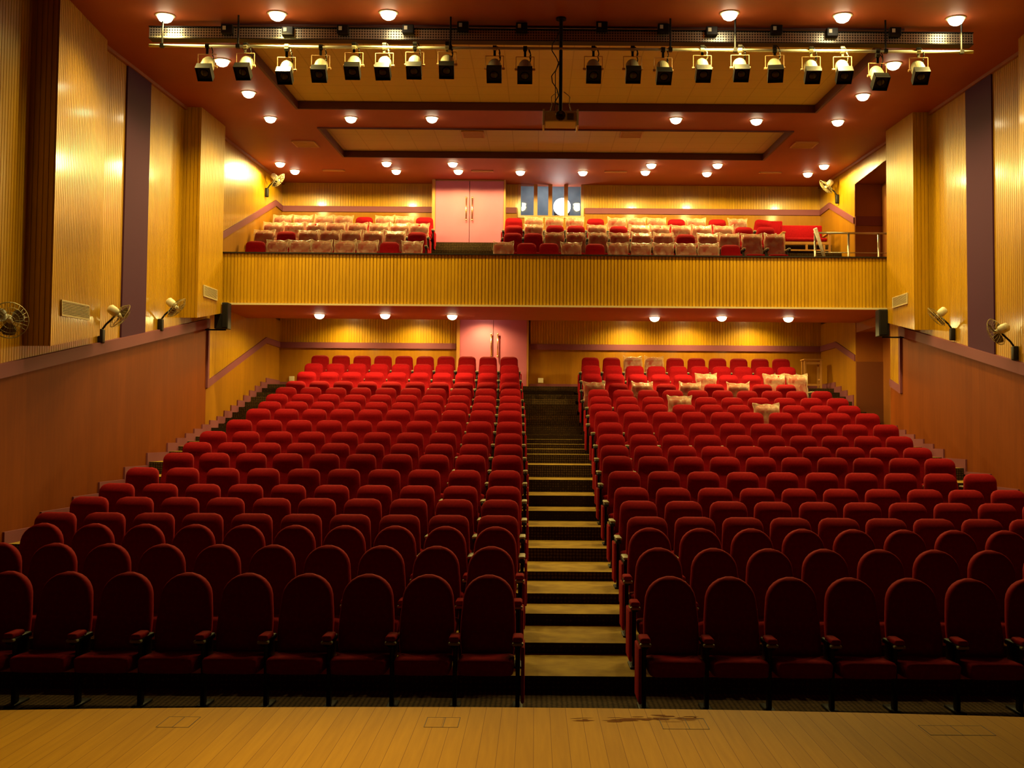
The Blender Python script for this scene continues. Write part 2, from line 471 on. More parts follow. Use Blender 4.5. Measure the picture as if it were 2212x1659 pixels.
boards(bm, (XR, 24.6), (XR, 27.3), lambda x, y: H + 6.5, cz, (-1, 0))
struct('wall_right', bm, M['boards'], 'tall yellow timber boarding on the upper right side wall', 'wall')
# side entrance recesses on the right, one above the other
bm = NB()
box(bm, XR + .005, XR + .9, 27.27, 27.29, 1.5, H + 6.5)
box(bm, XR + .7, XR + .9, 24.4, 27.5, 1.0, H + 6.7)
box(bm, XR + .02, XR + .9, 24.4, 24.6, 1.0, H + 6.7)
box(bm, XR + .02, XR + .9, 24.4, 27.5, H + 6.5, H + 6.7)
box(bm, XR + .02, XR + .9, 24.4, 27.4, H + 2.65, H + 3.2)
struct('wall_right', bm, M['brown_wall'], 'dark brown lining of the side entrance recess on the right', 'wall')
bm = NB(); box(bm, XR + .01, XR + .7, 27.25, 27.265, 1.9, H + 1.9)
struct('trim_1', bm, M['recess_low'], 'dark lower panel inside the stalls side entrance on the right', 'panel')
bm = NB(); box(bm, XR + .01, XR + .7, 27.24, 27.265, H + 5.42, H + 5.66)
struct('trim_2', bm, M['purple'], 'purple band continuing into the balcony side entrance on the right', 'trim')

# purple bands
def band_strip(bm, X, sgn, pts_, h=.165, t=.03):
    """pts_ = top line [(y,z)], band hangs h below it"""
    poly = pts_ + [(y, z - h) for y, z in pts_[::-1]]
    a, b = (X, X + t) if sgn > 0 else (X - t, X)
    for (p, q) in zip(pts_[:-1], pts_[1:]):
        prism(bm, [p, q, (q[0], q[1] - h), (p[0], p[1] - h)], 'X', a, b)
bm = NB()
band_strip(bm, XL, 1, [(6.0, bandL(6.0)), (YM + .02, bandL(YM))], .2, .06)
struct('trim_3', bm, M['purple'], 'purple band climbing along the left side wall in front of the balcony', 'trim')
bm = NB(); band_strip(bm, XR, -1, [(6.0, bandR(6.0)), (YM + .02, bandR(YM))], .2, .06)
struct('trim_4', bm, M['purple'], 'purple band climbing along the right side wall in front of the balcony', 'trim')
bm = NB(); band_strip(bm, XL, 1, [(YM, rearlow(YM)), (29.04, H + 2.57), (YB, H + 2.57)]); box(bm, XL, XL + .05, YM - .04, YM + .06, rearlow(YM) - .15, bandL(YM))
struct('trim_5', bm, M['purple'], 'purple band rising on the left wall under the balcony', 'trim')
bm = NB(); band_strip(bm, XR, -1, [(27.3, rearlow(27.3)), (29.04, H + 2.57), (YB, H + 2.57)]); box(bm, XR - .05, XR, YM - .04, YM + .06, rearlow(YM) - .15, bandR(YM))
band_strip(bm, XR, -1, [(YM, rearlow(YM)), (24.6, rearlow(24.6))])
struct('trim_6', bm, M['purple'], 'purple band rising on the right wall under the balcony', 'trim')
bm = NB(); band_strip(bm, XL, 1, [(24.0, rearup(24.0)), (29.8, rearup(29.79)), (YB, H + 6.53)])
struct('trim_7', bm, M['purple'], 'purple band rising on the left wall of the balcony', 'trim')
bm = NB(); band_strip(bm, XR, -1, [(27.3, rearupR(27.3)), (29.6, H + 6.53), (YB, H + 6.53)])
struct('trim_8', bm, M['purple'], 'purple band rising on the right wall of the balcony', 'trim')
bm = NB()  # unseen dark lining, added to cut bounce onto the front rows
box(bm, XL - .1, XL, 6.0, 12.6, bandL(12.6) - .4, ceil(12.6)); box(bm, XR, XR + .1, 6.0, 12.6, bandR(12.6) - .4, ceil(12.6))
cq = 14.8
prism(bm, [(6.0, ceil(6.0) - .02), (cq, ceil(cq) - .02), (cq, ceil(cq) - .005), (6.0, ceil(6.0) - .005)], 'X', XL, XR)
struct('trim_19', bm, M['dark_maroon'], 'unseen dark maroon lining added before the side boarding to cut bounced light', 'panel')
# upright purple panels
for n, X, ya, yb, f, side in ((9, XL, 18.85, 20.0, bandL, 'left'), (10, XR, 18.95, 20.1, bandR, 'right')):
    bm = NB(); a, b = (X, X + .03) if X < 0 else (X - .03, X)
    prism(bm, [(ya, f(ya)), (yb, f(yb)), (yb, ceil(yb)), (ya, ceil(ya))], 'X', a, b)
    struct('trim_%d' % n, bm, M['purple_dark'], 'tall dark purple panel between the boarding of the %s side wall' % side, 'panel')
# skirting climbing with the steps
for nm, X in (('left', XL), ('right', XR)):
    bm = NB(); a, b = (X, X + .03) if X < 0 else (X - .03, X)
    pr = 0
    for i, (y, z) in enumerate(GANG):
        ny = GANG[i + 1][0] if i + 1 < len(GANG) else YB + .1
        if X > 0 and 24.6 < y < 27.0: continue
        box(bm, a, b, y - .08, ny - .08, z - .12, z + .17)
    struct('baseboard_' + nm, bm, M['purple'], 'purple skirting climbing in steps along the %s wall' % nm, 'skirting')

# boarded ducts standing out from the side walls
def duct(name, X, xe, y0, y1, xe2, zb0, zb1, lab):
    s = 1 if X < 0 else -1
    bm = NB()
    zl = lambda x, y: zb0 + (zb1 - zb0) * (y - y0) / (y1 - y0)
    boards(bm, (xe, y0), (xe2, y1), zl, cz, (s, 0), back=False)
    boards(bm, (X, y0), (xe, y0), lambda x, y: zb0, cz, (0, -1), back=False)
    boards(bm, (xe2, y1), (X, y1), lambda x, y: zb1, cz, (0, 1), back=False)
    f = [bm.verts.new(p) for p in ((X, y0, zb0), (xe, y0, zb0), (xe2, y1, zb1), (X, y1, zb1))]; bm.faces.new(f)
    return struct(name, bm, M['boards'], lab, 'duct')
duct('wall_left', XL, -7.0, 15.3, 17.6, -7.24, bandL(15.5) + .15, bandL(18.1) + .05, 'wide boarded duct standing out from the left wall before the purple panel')
duct('wall_left', XL, -7.04, 22.0, 23.68, -7.04, H + 2.34, H + 2.62, 'boarded duct on the left wall meeting the balcony front')
duct('wall_right', XR, 7.82, 21.95, 23.65, 7.82, H + 2.20, H + 2.52, 'boarded duct on the right wall meeting the balcony front')
duct('wall_right', XR, 7.62, 14.9, 17.15, 7.85, bandR(15.5) + .15, bandR(18.1) + .05, 'wide boarded duct standing out from the right wall before the purple panel')

# ------------------------------------------------------------------ back wall
def X_at(px, Y, py=700): return atY(px, py, Y).x
D1 = (X_at(993, 30.5, 760), X_at(1138, 30.5, 760))
D2 = (X_at(940, 29.9, 450), X_at(1088, 29.9, 450))
W1 = (X_at(1125, YB, 430), X_at(1255, YB, 430)); WZ = (atY(1190, 466, YB).z, atY(1190, 398, YB).z)
B1, B2 = H + 2.57, H + 6.53
bm = NB()
for a, b in ((XL, D1[0] - .06), (D1[1] + .06, XR)): box(bm, a, b, YB, YB + .2, 3.0, B1)
for a, b in ((XL, D2[0]), (D2[1], W1[0] - .08), (W1[1] + .08, XR)): box(bm, a, b, YB, YB + .2, 5.7, B2)
box(bm, W1[0] - .08, W1[1] + .08, YB, YB + .2, 5.7, WZ[0] - .06)
box(bm, D2[0] - .1, D2[1] + .1, YB + .1, YB + .2, 5.7, ceil(YB))
box(bm, D1[0] - .1, D1[1] + .1, YB + .12, YB + .2, 3.0, 5.8)
struct('wall_back', bm, M['ply_back'], 'smooth brown lower panels of the back wall', 'wall')
bm = NB()
for a, b in ((XL, D1[0] - .1), (D1[1] + .1, XR)): boards(bm, (a, YB), (b, YB), lambda x, y: B1, lambda x, y: 5.85, (0, -1))
for a, b in ((XL, D2[0]), (D2[1], W1[0] - .08), (W1[1] + .08, XR)): boards(bm, (a, YB), (b, YB), lambda x, y: B2, cz, (0, -1))
boards(bm, (W1[0] - .08, YB), (W1[1] + .08, YB), lambda x, y: WZ[1] + .05, cz, (0, -1))
struct('wall_back', bm, M['boards'], 'yellow upright boarding on the back wall of stalls and balcony', 'wall')
for n, z, spans, lab in ((11, B1, ((XL, D1[0] - .12), (D1[1] + .12, XR)), 'purple band across the back wall under the balcony'),
                         (12, B2, ((XL, D2[0] - .05), (D2[1] + .02, W1[0] - .12), (W1[1] + .12, XR)), 'purple band across the back wall of the balcony')):
    bm = NB()
    for a, b in spans: box(bm, a, b, YB - .04, YB, z - .165, z)
    struct('trim_%d' % n, bm, M['purple'], lab, 'trim')
bm = NB()
for a, b in ((XL, D1[0] - .1), (D1[1] + .1, XR)): box(bm, a, b, YB - .03, YB, ZLAND, ZLAND + .13)
struct('baseboard_back', bm, M['purple'], 'purple skirting along the back wall under the balcony', 'skirting')

def double_door(name, x0, x1, Y, z0, z1, hx, hz0, hz1, lab, box_depth):
    t = thing(name, ((x0 + x1) / 2, Y, z0), lab, 'door', kind='structure')
    w2 = (x1 - x0) / 2; h = z1 - z0
    bm = NB(); box(bm, -w2 - .09, -w2, 0, box_depth, 0, h); box(bm, w2, w2 + .05, 0, box_depth, 0, h); box(bm, -w2, w2, 0.06, box_depth, h - .03, h)
    link('door_frame', bm, M['wood_frame'], t)
    for s in (-1, 1):
        bm = NB(); a, b = (-w2, -.006) if s < 0 else (.006, w2)
        bbox_bev(bm, a, b, .02, .07, 0.01, h - .035, .006)
        lf = link('door_leaf', bm, M['pink'], t)
        bm = NB(); x = hx[0] if s < 0 else hx[1]; x -= (x0 + x1) / 2
        a0, a1 = hz0 - z0, hz1 - z0
        tube(bm, (x, -.05, a0), (x, -.05, a1), .018, 10)
        for zz in (a0 + .04, a1 - .04): tube(bm, (x, -.05, zz), (x, .02, zz), .014, 8)
        for zz in (a0, a1): lathe(bm, [(0, -.03), (.026, -.02), (.026, .02), (0, .03)], 10, Matrix.Translation((x, -.05, zz)))
        link('door_handle', bm, M['brass'], lf, True)
    return t
double_door('door_1', D1[0], D1[1], 30.45, ZLAND, 5.8, (X_at(1061, 30.4, 750), X_at(1075, 30.4, 750)), atY(1068, 770, 30.4).z, atY(1068, 722, 30.4).z,
            'pink double door at the back of the stalls beneath the balcony', .14)
double_door('door_2', D2[0], D2[1], 29.9, H + 5.3, ceil(29.9), (X_at(1007, 29.85, 450), X_at(1020, 29.85, 450)), atY(1012, 475, 29.85).z, atY(1012, 427, 29.85).z,
            'pink double door at the back of the balcony', .7)

# projection room window
wt = thing('window_1', ((W1[0] + W1[1]) / 2, YB, WZ[0]), 'projection room window with four panes beside the balcony door', 'window', kind='structure')
ww = (W1[1] - W1[0]) / 2; wh = WZ[1] - WZ[0]
bm = NB(); box(bm, -ww - .08, ww + .08, -.03, .14, -.07, 0); box(bm, -ww - .08, ww + .08, -.03, .14, wh, wh + .06)
box(bm, -ww - .08, -ww, -.03, .14, 0, wh); box(bm, ww, ww + .08, -.03, .14, 0, wh)
ct = (W1[0] + W1[1]) / 2
for a, b in ((1153, 1161), (1184.5, 1193), (1218.5, 1227)): box(bm, X_at(a, YB, 430) - ct, X_at(b, YB, 430) - ct, -.02, .12, 0, wh)
link('window_frame', bm, M['wood_frame'], wt)
for a, b in ((1128, 1153), (1161, 1184.5), (1193, 1218.5), (1227, 1252)):
    bm = NB(); box(bm, X_at(a, YB, 430) - ct - .01, X_at(b, YB, 430) - ct + .01, .05, .056, 0, wh); link('window_pane', bm, M['glass'], wt)
bm = NB()
bx0, bx1, bz0, bz1 = W1[0] - .8, W1[1] + .8, WZ[0] - 1.2, WZ[1] + .7
box(bm, bx0, bx1, 33.0, 33.1, bz0, bz1); box(bm, bx0 - .1, bx0, YB + .2, 33.1, bz0, bz1); box(bm, bx1, bx1 + .1, YB + .2, 33.1, bz0, bz1)
box(bm, bx0, bx1, YB + .2, 33.1, bz0 - .1, bz0); box(bm, bx0, bx1, YB + .2, 33.1, bz1, bz1 + .1)
struct('wall_projection_room', bm, M['booth'], 'grey blue walls of the projection room behind the window', 'wall')
lt = bpy.data.lights.new('booth_tube', 'AREA'); lt.energy = 24; lt.size = 1.2; lt.color = (.85, .93, 1.0)
lo = bpy.data.objects.new('booth_tube', lt); C.objects.link(lo); lo.location = (ct, 31.9, bz1 - .06)
pt = thing('film_projector', (X_at(1214, 31.0, 445), 31.0, atY(1214, 447, 31.0).z - .43), 'glaring white projector lamp behind the right panes of the projection window', 'projector')
bm = NB(); bbox_bev(bm, -.22, .22, .05, .7, .22, .62, .03); link('projector_body', bm, M['black_metal'], pt)
bm = NB(); lathe(bm, [(0, 0), (.22, .0), (.25, .04), (.25, .1), (0, .1)], 24, Matrix.Translation((0, .05, .43)) @ Matrix.Rotation(PI / 2, 4, 'X')); link('projector_lens', bm, M['glare'], pt, True)
bm = NB(); box(bm, -.2, .2, .1, .6, bz0 - WZ[0] + .3, .22); link('projector_stand', bm, M['black_metal'], pt)

# ------------------------------------------------------------------ ceiling with two sunk trays
T1 = (-5.02, 5.78, 16.75, 21.95); T2 = (-4.93, 5.72, 23.75, 26.8)
HY = [6.0, T1[2], T1[3], T2[2], T2[3], YB + .3]
bm = NB()
def cquad(x0, x1, y0, y1, dz=0, mi=0):
    f = bm.faces.new([bm.verts.new(p) for p in ((x0, y0, ceil(y0) + dz), (x1, y0, ceil(y0) + dz), (x1, y1, ceil(y1) + dz), (x0, y1, ceil(y1) + dz))]); f.material_index = mi
X0, X1 = XL - .3, XR + 1.0
cquad(X0, X1, HY[0], HY[1]); cquad(X0, X1, HY[2], HY[3]); cquad(X0, X1, HY[4], HY[5])
for T in (T1, T2): cquad(X0, T[0], T[2], T[3]); cquad(T[1], X1, T[2], T[3])
cquad(X0, X1, HY[0], HY[5], .35)
o = link('ceiling', bm, M['ceiling']); tag(o, 'maroon painted ceiling rising gently towards the back', 'ceiling', kind='structure')
for n, T, nm in ((13, T1, 'front'), (14, T2, 'rear')):
    bm = NB(); x0, x1, y0, y1 = T; d = .12
    cquad(x0 - .01, x1 + .01, y0 - .01, y1 + .01, d + .02)
    struct('ceiling', bm, M['tiles'], 'square tiled panel sunk into the ceiling, the %s one of two' % nm, 'ceiling')
    bm = NB(); t = .05
    for (a, b, c_, e) in ((x0, x1, y0 - t, y0), (x0, x1, y1, y1 + t), (x0 - t, x0, y0 - t, y1 + t), (x1, x1 + t, y0 - t, y1 + t)):
        vs = box(bm, a, b, c_, e, 0, 1)
        for v in vs: v.co.z = ceil(v.co.y) + (-.03 if v.co.z < .5 else d + .01)
    struct('trim_%d' % n, bm, M['dark_maroon'], 'dark maroon edging round the %s sunk ceiling panel' % nm, 'trim')
# coving where walls meet the ceiling
for n, X in ((15, XL), (16, XR)):
    bm = NB(); a, b = (X, X + .06) if X < 0 else (X - .06, X)
    prism(bm, [(6.0, ceil(6.0) - .06), (YB, ceil(YB) - .06), (YB, ceil(YB)), (6.0, ceil(6.0))], 'X', a, b)
    struct('trim_%d' % n, bm, M['brown_wall'], 'thin brown cornice above the %s side wall' % ('left' if X < 0 else 'right'), 'trim')

# ------------------------------------------------------------------ balcony
bm = NB()
up = [(24.1, H + 2.9), (24.1, H + 3.1), (25.4, H + 3.1), (25.4, H + 3.66), (26.45, H + 3.66), (26.45, H + 4.1), (27.45, H + 4.1), (27.45, H + 4.5), (28.45, H + 4.5),
      (28.45, H + 4.9), (29.45, H + 4.9), (29.45, H + 5.3), (YB, H + 5.3), (YB, H + 3.5), (27.05, H + 3.5), (27.05, H + 2.9)]
prism(bm, up, 'X', XL, XR)
for k, y in enumerate((26.45, 27.45, 28.45, 29.45)):
    z1 = H + (4.1, 4.5, 4.9, 5.3)[k]; z0 = H + (3.66, 4.1, 4.5, 4.9)[k]
    box(bm, X_at(938, y, 530), X_at(1062, y, 530), y - .5, y + .01, z0 - .02, (z0 + z1) / 2)
struct('floor', bm, M['carpet'], 'carpeted balcony tiers with steps between the two banks of seats', 'balcony floor')
bm = NB()
prism(bm, [(24.1, H + 2.88), (27.07, H + 2.88), (27.07, H + 3.47), (YB, H + 3.47), (YB, H + 3.5), (27.04, H + 3.5), (27.04, H + 2.91), (24.1, H + 2.91)], 'X', XL, XR)
struct('ceiling', bm, M['ceiling'], 'maroon underside of the balcony', 'ceiling')
bm = NB(); PZ = H + 4.03
boards(bm, (XL, 24.0), (XR, 24.0), lambda x, y: H + 2.86, lambda x, y: PZ, (0, -1), w=.077, g=.017, dep=.022)
struct('wall_balcony', bm, M['boards'], 'boarded yellow timber front of the balcony', 'balcony front')
bm = NB(); box(bm, XL, XR, 24.03, 24.2, H + 2.9, PZ)
struct('wall_balcony', bm, M['brown_wall'], 'inner face of the balcony front wall', 'wall')
bm = NB(); box(bm, XL, XR, 23.96, 24.22, PZ, PZ + .025)
struct('trim_17', bm, M['black'], 'thin dark capping along the top of the balcony front', 'trim')
bm = NB(); box(bm, XL, XR, 23.93, 24.02, H + 2.85, H + 2.89)
struct('trim_18', bm, M['grille'], 'pale lip along the bottom of the balcony front', 'trim')

# ------------------------------------------------------------------ downlights
def spot(p, e, size=150, blend=.8, r=.10, col=LAMP_COL, tgt=None, name='lamp'):
    l = bpy.data.lights.new(name, 'SPOT'); l.energy = e; l.spot_size = math.radians(size); l.spot_blend = blend
    l.shadow_soft_size = r; l.color = col
    o = bpy.data.objects.new(name, l); C.objects.link(o); o.location = p
    if tgt: o.rotation_euler = (Vector(tgt) - Vector(p)).to_track_quat('-Z', 'Y').to_euler()
    return o
bm = NB(); lathe(bm, [(.115, -.012), (.15, -.012), (.155, 0), (.15, .004), (.115, .004)], 24)
ring0 = link('downlight_ring', bm, M['cream'], None, True)
bm = NB(); lathe(bm, [(.118, 0), (.118, -.04), (.09, -.085), (.05, -.108), (0, -.115)], 20)
bulb0 = link('downlight_bulb', bm, M['bulb'], None, True)
first = [True]
def downlight(p, label, group, e, tilt=CS, size=150, blend=.8):
    t = thing('downlight', p, label, 'ceiling light', group)
    for src in (ring0, bulb0):
        o = src if first[0] else src.copy()
        if not first[0]: C.objects.link(o)
        o.parent = t; o.rotation_euler = (math.atan(tilt), 0, 0)
    first[0] = False
    s = spot((0, 0, -.12), e, size, blend); s.parent = t; s.name = 'lamp'
    return t
POSN = ['leftmost', 'second from the left', 'third from the left', 'third from the right', 'second from the right', 'rightmost']
for i, (x, y) in enumerate(((357, 33), (599, 29), (839, 27), (1576, 28), (1820, 33), (2065, 39))):
    downlight(atC(x, y), 'lit round ceiling downlight above the lighting bar, %s of six' % POSN[i], 'downlights in front of the lighting bar', E_HALL)
for x, y, l in ((480, 130, 'beside the leftmost spotlight'), (537, 199, 'left of the front sunk panel, nearer the duct'),
                (1930, 137, 'beside the second spotlight from the right'), (1864, 205, 'right of the front sunk panel')):
    downlight(atC(x, y), 'lit round ceiling downlight %s' % l, 'downlights beside the front sunk panel', E_HALL)
for i, (x, y) in enumerate(((584, 254), (758, 254), (933, 254), (1460, 256), (1634, 259), (1810, 261))):
    downlight(atC(x, y), 'lit downlight between the two sunk ceiling panels, %s of six' % POSN[i], 'downlights between the sunk panels', E_HALL)
for i, (x, y) in enumerate(((605, 352), (835, 351), (978, 352), (1407, 355), (1550, 355), (1780, 357))):
    downlight(atC(x, y), 'lit downlight just behind the rear sunk panel, %s of six' % POSN[i], 'downlights behind the rear sunk panel', E_REAR, size=178, blend=.12)
for i, (x, y) in enumerate(((637, 368), (856, 368), (990, 368), (1124, 370), (1259, 371), (1394, 370), (1527, 373), (1745, 374))):
    downlight(atC(x, y), 'lit downlight in the hindmost ceiling row, %s from the left' % ORD[i + 1], 'hindmost row of downlights', E_REAR, size=178, blend=.12)
for i, (x, y) in enumerate(((690, 679), (832, 679), (977, 681), (1414, 685), (1559, 684), (1703, 686))):
    downlight(atZ(x, y, H + 2.88), 'lit downlight under the balcony, %s of six' % POSN[i], 'downlights under the balcony', E_UNDER, 0, 174, .3)
for i, x in enumerate((-5.4, -3.4, -1.5, 2.6, 4.3, 6.1)):
    downlight(Vector((x, 29.9, H + 3.47)), 'downlight hidden behind the balcony beam near the back wall, %s of six' % POSN[i],
              'hidden downlights near the back wall', E_UNDER * .9, 0)
# stage lamps over the camera
for i, (x, y) in enumerate(((-1.9, 4.6), (-.2, 4.6), (6.0, 4.6))):
    spot((x, y, 6.8), E_STAGE, 42, .9, .12, (1.0, .70, .24), (x, y + .1, .8), 'stage_lamp')

# ------------------------------------------------------------------ chairs
def grid_pad(bm, wfun, z0, z1, yf, yb, nu=12, nv=12):
    """pad standing in XZ: wfun(v) half width, yf/yb(u,v) front and back surfaces"""
    us = [math.sin(PI / 2 * (-1 + 2 * i / nu)) for i in range(nu + 1)]
    vsn = [0.5 * (1 - math.cos(PI * j / nv)) for j in range(nv + 1)]
    vsn = [(a * .6 + (j / nv) * .4) for j, a in enumerate(vsn)]
    Fg = []; Bg = []
    for v in vsn:
        z = z0 + (z1 - z0) * v; hw = wfun(v)
        Fg.append([bm.verts.new((u * hw, yf(u, v), z)) for u in us])
        Bg.append([bm.verts.new((u * hw, yb(u, v), z)) for u in us])
    for j in range(nv):
        for i in range(nu):
            bm.faces.new((Fg[j][i], Fg[j][i + 1], Fg[j + 1][i + 1], Fg[j + 1][i]))
            bm.faces.new((Bg[j][i + 1], Bg[j][i], Bg[j + 1][i], Bg[j + 1][i + 1]))
        for i in (0, nu): bm.faces.new((Fg[j][i], Fg[j + 1][i], Bg[j + 1][i], Bg[j][i]))
    for j in (0, nv):
        for i in range(nu): bm.faces.new((Fg[j][i], Bg[j][i], Bg[j][i + 1], Fg[j][i + 1]))


def wf_square(v):
    top, H_ = .225, .66
    z = v * H_
    base = .262 - .027 * min(1, max(0, (z - .12) / .42)) if z > .12 else .262
    r = .11
    if z > H_ - r: base = base - r + math.sqrt(max(0, r * r - (z - (H_ - r)) ** 2)) * 1.0
    if z < .05: base -= (.05 - z) * .6
    return max(base, .02)
def wf_round(v):
    H_ = .72; z = v * H_
    base = .232 + .018 * math.sin(PI * min(1, z / .5))
    rv = .225
    if z > H_ - rv: base = base * math.sqrt(max(0.0, 1 - ((z - (H_ - rv)) / rv) ** 2.1))
    return max(base, .03)


def rim2(u, v): return (max(0, 1 - abs(u) ** 14) ** .5) * (max(0, 1 - abs(2 * v - 1) ** 24) ** .5)
def rim(u, v):     # thickness falls off towards every edge
    return (max(0, 1 - abs(u) ** 5) ** .5) * (max(0, 1 - abs(2 * v - 1) ** 7) ** .5)
def back_mesh(kind):
    bm = NB()
    h = .66 if kind == 'sq' else .72; z0 = .39
    lean = 0.20
    def yf(u, v):
        z = v * h
        y = -.03 - .045 * (rim(u, v) if kind == 'sq' else rim2(u, v))
        y -= .058 * math.exp(-((z - h + .11) / .085) ** 2) * (1 - .5 * u * u) * (1 if kind == 'sq' else .25)
        y -= .02 * math.exp(-((z - .16) / .12) ** 2)
        return y + z * lean - .02
    def yb(u, v):
        z = v * h; return .0 + .035 * rim(u, v) + z * lean - .02
    grid_pad(bm, wf_square if kind == 'sq' else wf_round, z0, z0 + h, yf, yb, 14, 16)
    return bm
def seat_mesh():
    bm = NB()
    # cushion lying flat: grid in XY, top crowned, front edge rolled
    nu, nv = 10, 8; W, y0, y1 = .245, -.50, -.03
    T = []; B = []
    for j in range(nv + 1):
        v = .5 * (1 - math.cos(PI * j / nv)); y = y0 + (y1 - y0) * v
        hw = W * (1 - .06 * abs(2 * v - 1) ** 6)
        T.append([]); B.append([])
        for i in range(nu + 1):
            u = math.sin(PI / 2 * (-1 + 2 * i / nu))
            rr = (max(0, 1 - abs(u) ** 6) ** .5) * (max(0, 1 - abs(2 * v - 1) ** 8) ** .5)
            T[-1].append(bm.verts.new((u * hw, y, .435 + .04 * rr - .03 * v)))
            B[-1].append(bm.verts.new((u * hw * .97, y + .01 * (1 - v), .335 - .02 * rr - .01 * v)))
    for j in range(nv):
        for i in range(nu):
            bm.faces.new((T[j][i], T[j][i + 1], T[j + 1][i + 1], T[j + 1][i])); bm.faces.new((B[j][i + 1], B[j][i], B[j + 1][i], B[j + 1][i + 1]))
        for i in (0, nu): bm.faces.new((T[j][i], T[j + 1][i], B[j + 1][i], B[j][i]))
    for j in (0, nv):
        for i in range(nu): bm.faces.new((T[j][i], B[j][i], B[j][i + 1], T[j][i + 1]))
    return bm
def leg_mesh():
    bm = NB()
    bbox_bev(bm, -.018, .018, -.33, -.24, .02, .56, .008)
    bbox_bev(bm, -.018, .018, -.30, -.08, .30, .56, .01)
    bbox_bev(bm, -.045, .045, -.40, -.10, 0, .02, .005)
    return bm
def arm_body_mesh():
    bm = NB(); bbox_bev(bm, -.032, .032, -.43, -.06, .555, .60, .012, 2)
    tube(bm, (0, -.43, .578), (0, -.40, .578), .03, 12); return bm
def arm_pad_mesh(kind):
    bm = NB()
    if kind == 'rd': bbox_bev(bm, -.046, .046, -.45, -.22, .60, .648, .022, 4)
    else: bbox_bev(bm, -.038, .038, -.43, -.06, .60, .632, .015, 3)
    return bm
def arm_tip_mesh():
    bm = NB(); bbox_bev(bm, -.05, .05, -.455, -.40, .572, .60, .012, 3); return bm
def end_panel_mesh():
    bm = NB(); bbox_bev(bm, -.014, .014, -.44, -.05, .08, .56, .012, 2); return bm


def cover_mesh(seed):
    rnd = random.Random(seed); bm = NB(); h = .64; z0 = .44; lean = .20
    ears = (rnd.uniform(.01, .05), rnd.uniform(.01, .05)); sx = rnd.uniform(-.012, .012)
    ph = [rnd.uniform(0, 6) for _ in range(8)]
    def wr(u, v): return .012 * math.sin(9 * u + 7 * v + ph[0]) + .009 * math.sin(17 * u - 11 * v + ph[1]) + .006 * math.sin(29 * v + 13 * u + ph[2])
    def wf(v): return .250 + .008 * math.sin(8 * v + ph[3]) + .006 * math.sin(23 * v + ph[4])
    def yf(u, v): return -.13 + v * h * lean - .02 * rim(u, v) + wr(u, v) - .03 * math.exp(-((v * h - h + .12) / .1) ** 2)
    def yb(u, v): return .045 + v * h * lean + .01 * rim(u, v) + wr(-u, v) * .7
    grid_pad(bm, wf, z0, z0 + h, yf, yb, 16, 16)
    for v in bm.verts:
        t = (v.co.z - z0) / h
        if t > .8:
            e = ears[0] if v.co.x < 0 else ears[1]
            k = max(0, (abs(v.co.x) / .262 - .55) / .45) ** 2 * (t - .8) / .2
            v.co.z += e * k - .012 * (1 - k) * (t - .8) / .2; v.co.x += math.copysign(.014 * k, v.co.x); v.co.y += .03 * k
            v.co.z += .008 * math.sin(30 * v.co.x + ph[5])
            v.co.y = v.co.y * (1 - .5 * (t - .8) / .2) + (h * lean - .03) * .5 * (t - .8) / .2
        v.co.x += sx * t
    return bm

def proto(kind):
    """meshes of one chair type, one object each, shared by every copy"""
    P = {}
    def mk(n, bm, m, sm=True):
        P[n] = link(n, bm, m, None, sm); return P[n]
    mk('backrest', back_mesh('rd' if kind == 'rd' else 'sq'), M['red'])
    mk('seat', seat_mesh(), M['red'])
    mk('leg', leg_mesh(), M['black_metal'])
    a = mk('armrest', arm_body_mesh(), M['black'])
    mk('arm_pad', arm_pad_mesh(kind), M['red'] if kind == 'rd' else M['cream_cap'])
    if kind == 'rd': mk('arm_tip', arm_tip_mesh(), M['cream_cap'])
    mk('end_panel', end_panel_mesh(), M['red'])
    return P
PROTO = {k: proto(k) for k in ('rd', 'sq')}
USED = set()
COVERS = []
for s in range(5): COVERS.append(link('plastic_wrap', cover_mesh(s + 3), M['plastic'], None, True))


def inst(src, parent, loc=(0, 0, 0), rot=None):
    if src.name in USED:
        o = src.copy(); C.objects.link(o)
    else:
        o = src; USED.add(src.name)
    o.parent = parent; o.location = loc
    if rot: o.rotation_euler = rot
    return o


def chair(name, kind, x, y, z, pitch, label, group, arms=(-1,), panel=0, wrap=False, rot=0.0, tilt=None):
    t = thing(name, (x, y, z), label, 'chair', group, rot)
    P = PROTO[kind]; rnd = random.Random(int(x * 1000) + int(y * 77))
    inst(P['backrest'], t, (0, 0, 0), (rnd.uniform(-.02, .02), 0, 0))
    inst(P['seat'], t)
    for s in arms:
        a = inst(P['armrest'], t, (s * pitch / 2, 0, 0)); inst(P['arm_pad'], a)
        if kind == 'rd': inst(P['arm_tip'], a)
        inst(P['leg'], t, (s * pitch / 2, 0, 0))
    if panel: inst(P['end_panel'], t, (panel * (pitch / 2 + .045), 0, 0))
    if wrap:
        c_ = rnd.choice(COVERS); inst(c_, t)
    if tilt: t.rotation_euler = tilt
    return t


